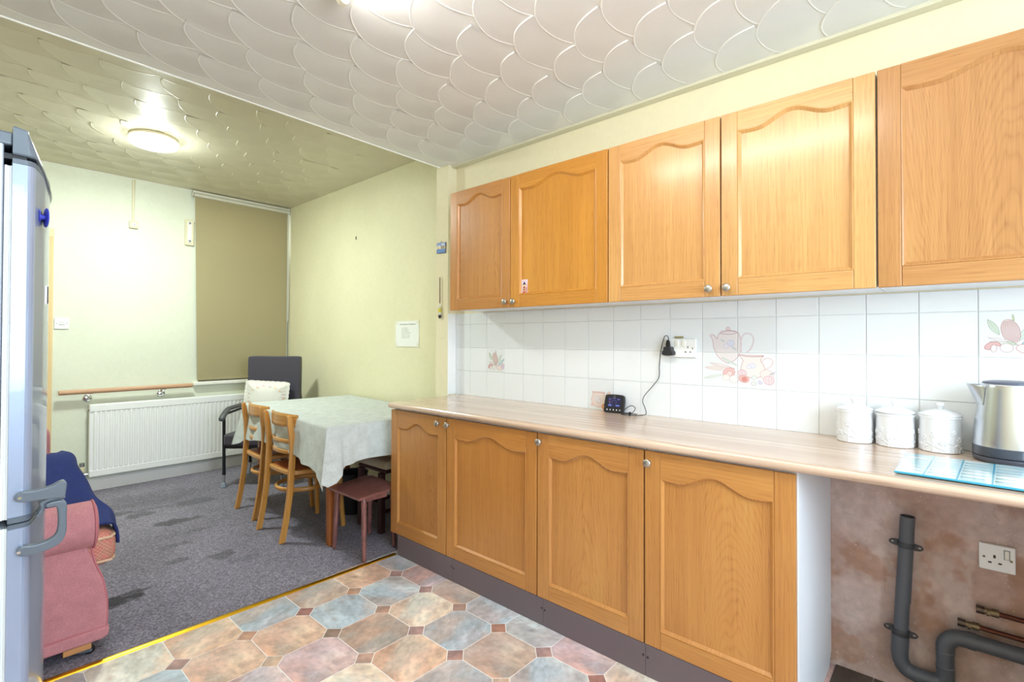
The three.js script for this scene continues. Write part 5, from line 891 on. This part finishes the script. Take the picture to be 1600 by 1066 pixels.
{ // burgundy stool
  const s = thing('stool', 'scuffed burgundy painted wooden stool in front of the table end', 'stool', [0, 0, 0]);
  const y = 0.372;
  mesh('seat_top', metre(extrude([[1.482, 2.765], [1.486, 2.440], [1.700, 2.470], [1.716, 2.492], [1.795, 2.515], [1.800, 2.80], [1.775, 2.835]].reverse(), 0.014, 0.003, 2).rotateX(-Math.PI / 2).translate(0, y - 0.014, 0), 'x'), M.burgundy, s);
  mesh('apron', metre(span(1.545, 1.69, y - 0.042, y - 0.0145, -2.492, -2.476, 0.002).rotateY(0), 'x'), M.burgundy, s);
  mesh('apron', metre(span(1.55, 1.76, y - 0.042, y - 0.0145, -2.785, -2.769, 0.002), 'x'), M.burgundy, s);
  for (const [a, b] of [[[1.541, 0.0045, -2.474], [1.545, y - 0.015, -2.486]], [[1.518, 0.0045, -2.757], [1.53, y - 0.015, -2.745]], [[1.782, 0.0045, -2.800], [1.765, y - 0.015, -2.765]], [[1.775, 0.0045, -2.525], [1.765, y - 0.015, -2.53]]]) mesh('leg', metre(lathe([[0, 0], [0.0105, 0], [0.0115, 0.02], [0.0150, 0.22], [0.0145, 0.28], [0.0162, 0.31], [0.0135, 0.3535], [0, 0.3535]], 18).applyMatrix4(new THREE.Matrix4().makeTranslation(...a).multiply(new THREE.Matrix4().makeRotationFromQuaternion(new THREE.Quaternion().setFromUnitVectors(V(0, 1, 0), V(b[0] - a[0], b[1] - a[1], b[2] - a[2]).normalize())))), 'y', 0, 0), M.burgundy, s);
  // second, darker stool behind it with a cushion and a parcel on top
  const d = thing('stool', 'dark wooden stool with stretchers half hidden behind the base cupboards', 'stool', [0, 0, 0]);
  for (const [x, z] of [[1.845, -2.762], [2.14, -2.762], [1.845, -3.0], [2.14, -3.0]]) mesh('leg', span(x - 0.018, x + 0.018, 0.0, 0.385, z - 0.018, z + 0.018, 0.004), M.burgundyDark, d);
  for (const z of [-2.762, -3.0]) mesh('stretcher', span(1.86, 2.13, 0.12, 0.145, z - 0.008, z + 0.008, 0.003), M.burgundyDark, d);
  for (const x of [1.845, 2.14]) mesh('stretcher', span(x - 0.008, x + 0.008, 0.16, 0.185, -2.99, -2.77, 0.003), M.burgundyDark, d);
  mesh('seat_top', bxs(0.33, 0.022, 0.32, 2.005, 0.3965, -2.872, 0.008, 2), M.burgundyDark, d);
  const cu = mesh('seat_cushion', sheet((u, v) => { const a = (u - 0.5) * 2, b = (v - 0.5) * 2, e = Math.pow(Math.max(0, (1 - a ** 6) * (1 - b ** 6)), 0.35); return [2.003 + a * 0.160, 0.412 + 0.046 * e, -2.872 + b * 0.158]; }, 20, 20, 0.006), M.cushionBeige);
  tag(cu, 'beige padded cushion in clear plastic on the dark hidden stool', 'cushion');
  const bxp = thing('cardboard_box', 'small tan cardboard box on the beige cushion behind the stool', 'box', [2.035, 0.4590, -2.885]);
  mesh('carton', bx(0.20, 0.055, 0.17, 0, 0.028, 0, 0.002), M.card, bxp); mesh('tape', bx(0.202, 0.0008, 0.04, 0, 0.056, 0, 0.0002), std('#b08a5a', 0.35), bxp);
  const pp = thing('paper_stack', 'loose white papers stacked on the tan cardboard box', 'papers', [2.015, 0.5162, -2.875]);
  for (let i = 0; i < 5; i++) mesh('sheet', bx(0.21, 0.0012, 0.15, rr(-0.006, 0.006), 0.0008 + i * 0.0016, rr(-0.006, 0.006), 0.0004).rotateY(rr(-0.05, 0.05)), M.paper, pp);
  const bn = thing('waste_bin', 'black round plastic bin just showing behind the burgundy stool', 'bin', [1.94, 0, -3.27]);
  mesh('tub', lathe([[0, 0.001], [0.085, 0.001], [0.088, 0.005], [0.104, 0.272], [0.108, 0.276], [0.108, 0.286], [0.102, 0.287], [0.099, 0.27], [0.084, 0.01], [0, 0.008]], 36), M.plasticBin, bn);
}
{ // high black armchair in the far corner, turned towards the door
  const c = thing('high_seat_armchair', 'high-backed dark leather armchair with metal legs in the far corner', 'armchair', [1.97, 0, -4.665], -0.828);
  const back = extrude(smoothPts([[-0.250, 0], [-0.250, 0.3], [-0.250, 0.590], [-0.246, 0.608], [-0.228, 0.614], [0, 0.614], [0.193, 0.614], [0.211, 0.608], [0.215, 0.590], [0.215, 0.3], [0.215, 0]], 80), 0.075, 0.010, 3).translate(0, 0.470, -0.075);
  back.applyMatrix4(new THREE.Matrix4().makeTranslation(0, 0.47, 0).multiply(new THREE.Matrix4().makeRotationX(-0.012)).multiply(new THREE.Matrix4().makeTranslation(0, -0.47, 0)));
  mesh('backrest', metre(back, 'y'), M.leather, c);
  mesh('seat', metre(bxs(0.468, 0.10, 0.43, 0, 0.400, 0.205, 0.022, 3), 'x'), M.leather, c);
  mesh('seat_frame', merge([span(-0.232, 0.232, 0.325, 0.35, 0.37, 0.39, 0.003), span(-0.232, 0.232, 0.325, 0.35, -0.03, -0.01, 0.003), span(-0.242, -0.222, 0.325, 0.35, -0.02, 0.39, 0.003), span(0.222, 0.242, 0.325, 0.35, -0.02, 0.39, 0.003)]), M.blackMetal, c);
  for (const s of [-1, 1]) {
    for (const [z, top] of [[0.385, 0.612], [-0.045, 0.63]]) {
      const l = part('leg', c);
      mesh('upper_tube', rod([s * 0.240, 0.115, z], [s * 0.245, top, z], 0.0125, 0.0125, 16), M.blackMetal, l);
      mesh('extension', rod([s * 0.240, 0.03, z], [s * 0.240, 0.118, z], 0.0098, 0.0098, 14), M.steel, l);
      mesh('foot', lathe([[0, 0.001], [0.0225, 0.001], [0.0225, 0.006], [0.0165, 0.030], [0.0155, 0.042], [0.0105, 0.044]], 20).translate(s * 0.240, 0, z), M.greyRubber, l);
      mesh('collar', rod([s * 0.240, 0.108, z], [s * 0.240, 0.124, z], 0.015, 0.015, 14), M.blackMetal, l);
    }
    const arm = sheet((u, v) => { const a = v * Math.PI * 2, z = -0.10 + 0.50 * u + (u > 0.9 ? 0.02 * sstep(0.9, 1, u) : 0), dropp = 0.075 * Math.pow(Math.max(0, (u - 0.80) / 0.20), 2.2), cy = 0.648 + 0.012 * (1 - u) - dropp; return [s * 0.245 + 0.026 * Math.cos(a), cy + (0.019 - 0.004 * u) * Math.sin(a), z + 0.012 * Math.sin(a) * sstep(0.85, 1, u)]; }, 28, 16, 0);
    mesh('armrest', merge([arm, new THREE.SphereGeometry(1, 16, 10).scale(0.026, 0.017, 0.016).translate(s * 0.245, 0.573, 0.418)]), M.armPad, c);
    mesh('arm_support', rod([s * 0.245, 0.610, 0.36], [s * 0.245, 0.632, -0.05], 0.010, 0.010, 12), M.blackMetal, c);
  }
  // lace-edged cushion leaning on the backrest
  const art = canvasTex(512, 384, (k, W, H) => {
    k.fillStyle = '#ebe8de'; k.fillRect(0, 0, W, H); k.strokeStyle = '#ddd6c2'; k.lineWidth = 3; k.strokeRect(52, 46, W - 104, H - 92);
    let q = 9; const r = () => { q = (q * 16807) % 2147483647; return q / 2147483647; };
    const flower = (x, y, c1, s) => { for (let i = 0; i < 5; i++) { k.fillStyle = c1; k.beginPath(); k.ellipse(x + Math.cos(i * 1.257) * s, y + Math.sin(i * 1.257) * s, s * 0.75, s * 0.75, 0, 0, 7); k.fill(); } k.fillStyle = '#e0b45a'; k.beginPath(); k.arc(x, y, s * 0.5, 0, 7); k.fill(); k.strokeStyle = '#9aa577'; k.lineWidth = 3; k.beginPath(); k.moveTo(x + s, y + s); k.quadraticCurveTo(x + 3 * s, y + s * 2, x + 4 * s, y); k.stroke(); };
    for (let i = 0; i < 18; i++) { const a = i / 18 * 6.283; flower(W / 2 + 190 * Math.cos(a) + 12 * r(), H / 2 + 128 * Math.sin(a) + 12 * r(), ['#e9c3b2', '#e2cad2', '#d8c6d6', '#ecd9ba'][i % 4], 4.5 + 2.5 * r()); }
    for (let i = 0; i < 60; i++) { k.fillStyle = '#e6dfcd'; k.beginPath(); k.arc(20 + r() * (W - 40), r() < 0.5 ? 22 : H - 22, 5, 0, 7); k.fill(); }
  });
  const p = thing('lace_cushion', 'cream scalloped lace cushion with stitched flowers leaning on the dark armchair', 'cushion', [1.97, 0, -4.665], -0.828);
  const n = 120, m = 10, scal = (a) => { const cx = Math.cos(a), sy = Math.sin(a), q = Math.pow(Math.pow(Math.abs(cx), 16) + Math.pow(Math.abs(sy), 16), -1 / 16), bump = 1 + 0.026 * Math.abs(Math.sin(a * 15)); return [cx * q * 0.196 * bump, sy * q * 0.145 * bump]; };
  const face = (dir) => sheet((u, v) => { const [x, y] = scal(u * Math.PI * 2), q = 1 - v, e = Math.pow(Math.max(0, 1 - Math.pow(q / 0.86, 3)), 0.6); return [x * q, y * q, dir * (0.0025 + (q < 0.86 ? 0.042 * e : 0))]; }, n, m, 0);
  const tilt = new THREE.Matrix4().makeTranslation(-0.046, 0.716, 0.064).multiply(new THREE.Matrix4().makeRotationX(-0.12)).multiply(new THREE.Matrix4().makeRotationZ(-0.05));
  mesh('cover', flatUV(merge([face(1), face(-1)]), 0, 1, -0.215, 0.215, -0.16, 0.16).applyMatrix4(tilt), std('#ffffff', 0.9, { map: art, bumpMap: weaveBump, bumpScale: 0.0006 }), p);
}
{ // pink armchair, its near side facing the kitchen
  const a = thing('pink_armchair', 'dusky pink upholstered armchair on castors with rolled arms beside the fridge', 'armchair');
  const side = [[-0.42, 0.095], [0.424, 0.095], [0.428, 0.14], [0.426, 0.21], [0.412, 0.29], [0.386, 0.36], [0.366, 0.41], [0.36, 0.44], [-0.42, 0.44]];
  const armAt = (z0, z1, dir) => {
    const g = part('arm', a);
    mesh('side_panel', metre(extrude(side, z1 - z0, 0.012, 3).translate(0, 0, z0), 'y'), M.pink, g);
    const zc = dir > 0 ? z1 - 0.052 : z0 + 0.052, R = 0.088;
    const roll = lathe([[0, 0], [R * 0.8, 0.0], [R * 0.96, 0.006], [R, 0.02], [R, 0.80], [0, 0.80]], 40).rotateZ(Math.PI / 2).rotateX(0).translate(0.392, 0, 0);
    roll.scale(1, 1.04, 1); mesh('arm_roll', metre(roll.translate(0, 0.503, zc), 'x'), M.pink, g);
    const ring = Array.from({ length: 28 }, (_, i) => { const t = i / 28 * Math.PI * 2; return [0.381, 0.503 + Math.sin(t) * R * 1.035, zc + Math.cos(t) * R * 0.995]; });
    mesh('piping', tube(ring, 0.0042, 90, 8, true), M.piping, g);
    const fz = dir > 0 ? z1 - 0.004 : z0 + 0.004;
    mesh('piping', tube([[0.372, 0.43, fz - 0.02 * dir], [0.384, 0.365, fz], [0.408, 0.29, fz], [0.4215, 0.21, fz], [0.4235, 0.14, fz], [0.421, 0.10, fz]], 0.0036, 40, 8), M.piping, g);
    mesh('skirt', metre(extrude([[-0.42, 0.054], [0.405, 0.054], [0.426, 0.062], [0.431, 0.085], [0.428, 0.100], [-0.42, 0.100]], z1 - z0 + 0.010, 0.008, 3).translate(0, 0, z0 - 0.005), 'x'), M.pink, g);
    mesh('seam', tube([[-0.41, 0.101, (dir > 0 ? z1 + 0.001 : z0 - 0.001)], [0.2, 0.101, (dir > 0 ? z1 + 0.001 : z0 - 0.001)], [0.424, 0.101, (dir > 0 ? z1 - 0.004 : z0 + 0.004)]], 0.003, 40, 6), M.piping, g);
  };
  armAt(-2.70, -2.535, 1); armAt(-3.40, -3.235, -1);
  mesh('seat_base', metre(bxs(0.80, 0.21, 0.53, 0.02, 0.165, -2.968, 0.015, 3), 'x'), M.pink, a);
  const cush = bxs(0.78, 0.150, 0.53, 0.095, 0.348, -2.968, 0.055, 5);
  mesh('seat_cushion', metre(cush, 'z'), M.tapestry, a);
  for (const y of [0.300, 0.396]) mesh('piping', tube([[-0.1, y, -2.706], [0.42, y, -2.706], [0.462, y, -2.718], [0.478, y, -2.755], [0.480, y, -2.97], [0.478, y, -3.18], [0.462, y, -3.22], [0.42, y, -3.23], [-0.1, y, -3.23]], 0.006, 120, 8), M.beigePipe, a);
  mesh('backrest', metre(bxs(0.2, 0.85, 0.66, -0.38, 0.50, -2.968, 0.06, 4).applyMatrix4(new THREE.Matrix4().makeRotationZ(0.0)), 'y'), M.pink, a);
  for (const [x, z] of [[0.335, -2.585], [-0.33, -2.585], [0.335, -3.35], [-0.33, -3.35]]) {
    const k = part('caster', a);
    mesh('block', metre(span(x - 0.042, x + 0.042, 0.026, 0.060, z - 0.03, z + 0.040, 0.002), 'x'), M.block, k);
    mesh('fork', extrude(smoothPts([[-0.012, 0.0265], [0.020, 0.0265], [0.046, 0.020], [0.044, 0.012], [0.032, 0.012]], 24), 0.003, 0.001, 1).translate(x, 0, z + 0.031), M.fridgePlastic, k);
    mesh('wheel', lathe([[0, -0.008], [0.013, -0.008], [0.0165, -0.004], [0.0165, 0.004], [0.013, 0.008], [0, 0.008]], 24).rotateX(Math.PI / 2).translate(x + 0.040, 0.017, z + 0.020), M.black, k);
    mesh('axle', rod([x + 0.040, 0.017, z + 0.026], [x + 0.040, 0.017, z + 0.037], 0.003, 0.003, 10), M.chrome, k);
  }
  // navy blanket spread from the far arm across the seat
  const xe = (v) => 0.372 + 0.105 * sstep(0.0, 0.95, v) + 0.008 * Math.sin(v * 11), prof = (v) => 0.672 - 0.205 * sstep(0.10, 0.78, v) - 0.03 * sstep(0.7, 1, v);
  const f = (u, v) => {
    const z = -3.36 + 0.61 * v, top = prof(v), s = u * 1.18;
    const wr = 0.006 * Math.sin(v * 17 + u * 6) + 0.005 * Math.sin(u * 21 + v * 4);
    if (s <= 1) { const x = -0.24 + (xe(v) + 0.24) * s; return [x, top + wr * 0.7 + 0.05 * Math.pow(1 - s, 1.5), z]; }
    const d = (s - 1) / 0.18; return [xe(v) + 0.020 * Math.sin(d * Math.PI / 2) + 0.006 * Math.sin(v * 19), top - 0.012 * d - (0.075 * d * d) * (0.35 + 0.65 * sstep(0.5, 1, v)), z + 0.01 * d * Math.sin(v * 9)];
  };
  const b = thing('blanket', 'navy blue blanket spread over the seat and far arm of the pink armchair', 'blanket');
  mesh('cover', sheet(f, 40, 36, 0.009, [1.0, 0.7]), M.navy, b);
  mesh('hem', tube(Array.from({ length: 14 }, (_, i) => f(0.98, i / 13)), 0.005, 90, 8), std('#1f2c66', 0.95), b);
  const pc = thing('pink_cushion', 'small dusky pink cushion with gold stitching propped above the navy blanket', 'cushion', [0.243, 0.735, -3.30], 0.5);
  mesh('pad', metre(sheet((u, v) => { const q = u * Math.PI * 2, e = Math.sin(v * Math.PI), k = Math.pow(Math.pow(Math.abs(Math.cos(q)), 5) + Math.pow(Math.abs(Math.sin(q)), 5), -0.2) * Math.pow(e, 0.45); return [Math.cos(q) * k * 0.09, Math.sin(q) * k * 0.10 - 0.02, -Math.cos(v * Math.PI) * 0.035]; }, 40, 14, 0), 'y'), M.pink, pc);
  mesh('gold_stitching', tube([[-0.02, -0.06, 0.034], [0.0, -0.03, 0.0355], [0.03, -0.05, 0.0345], [0.05, -0.02, 0.0335]], 0.004, 24, 6), std('#c79a4c', 0.7), pc);
}
renderer.render(scene, camera);
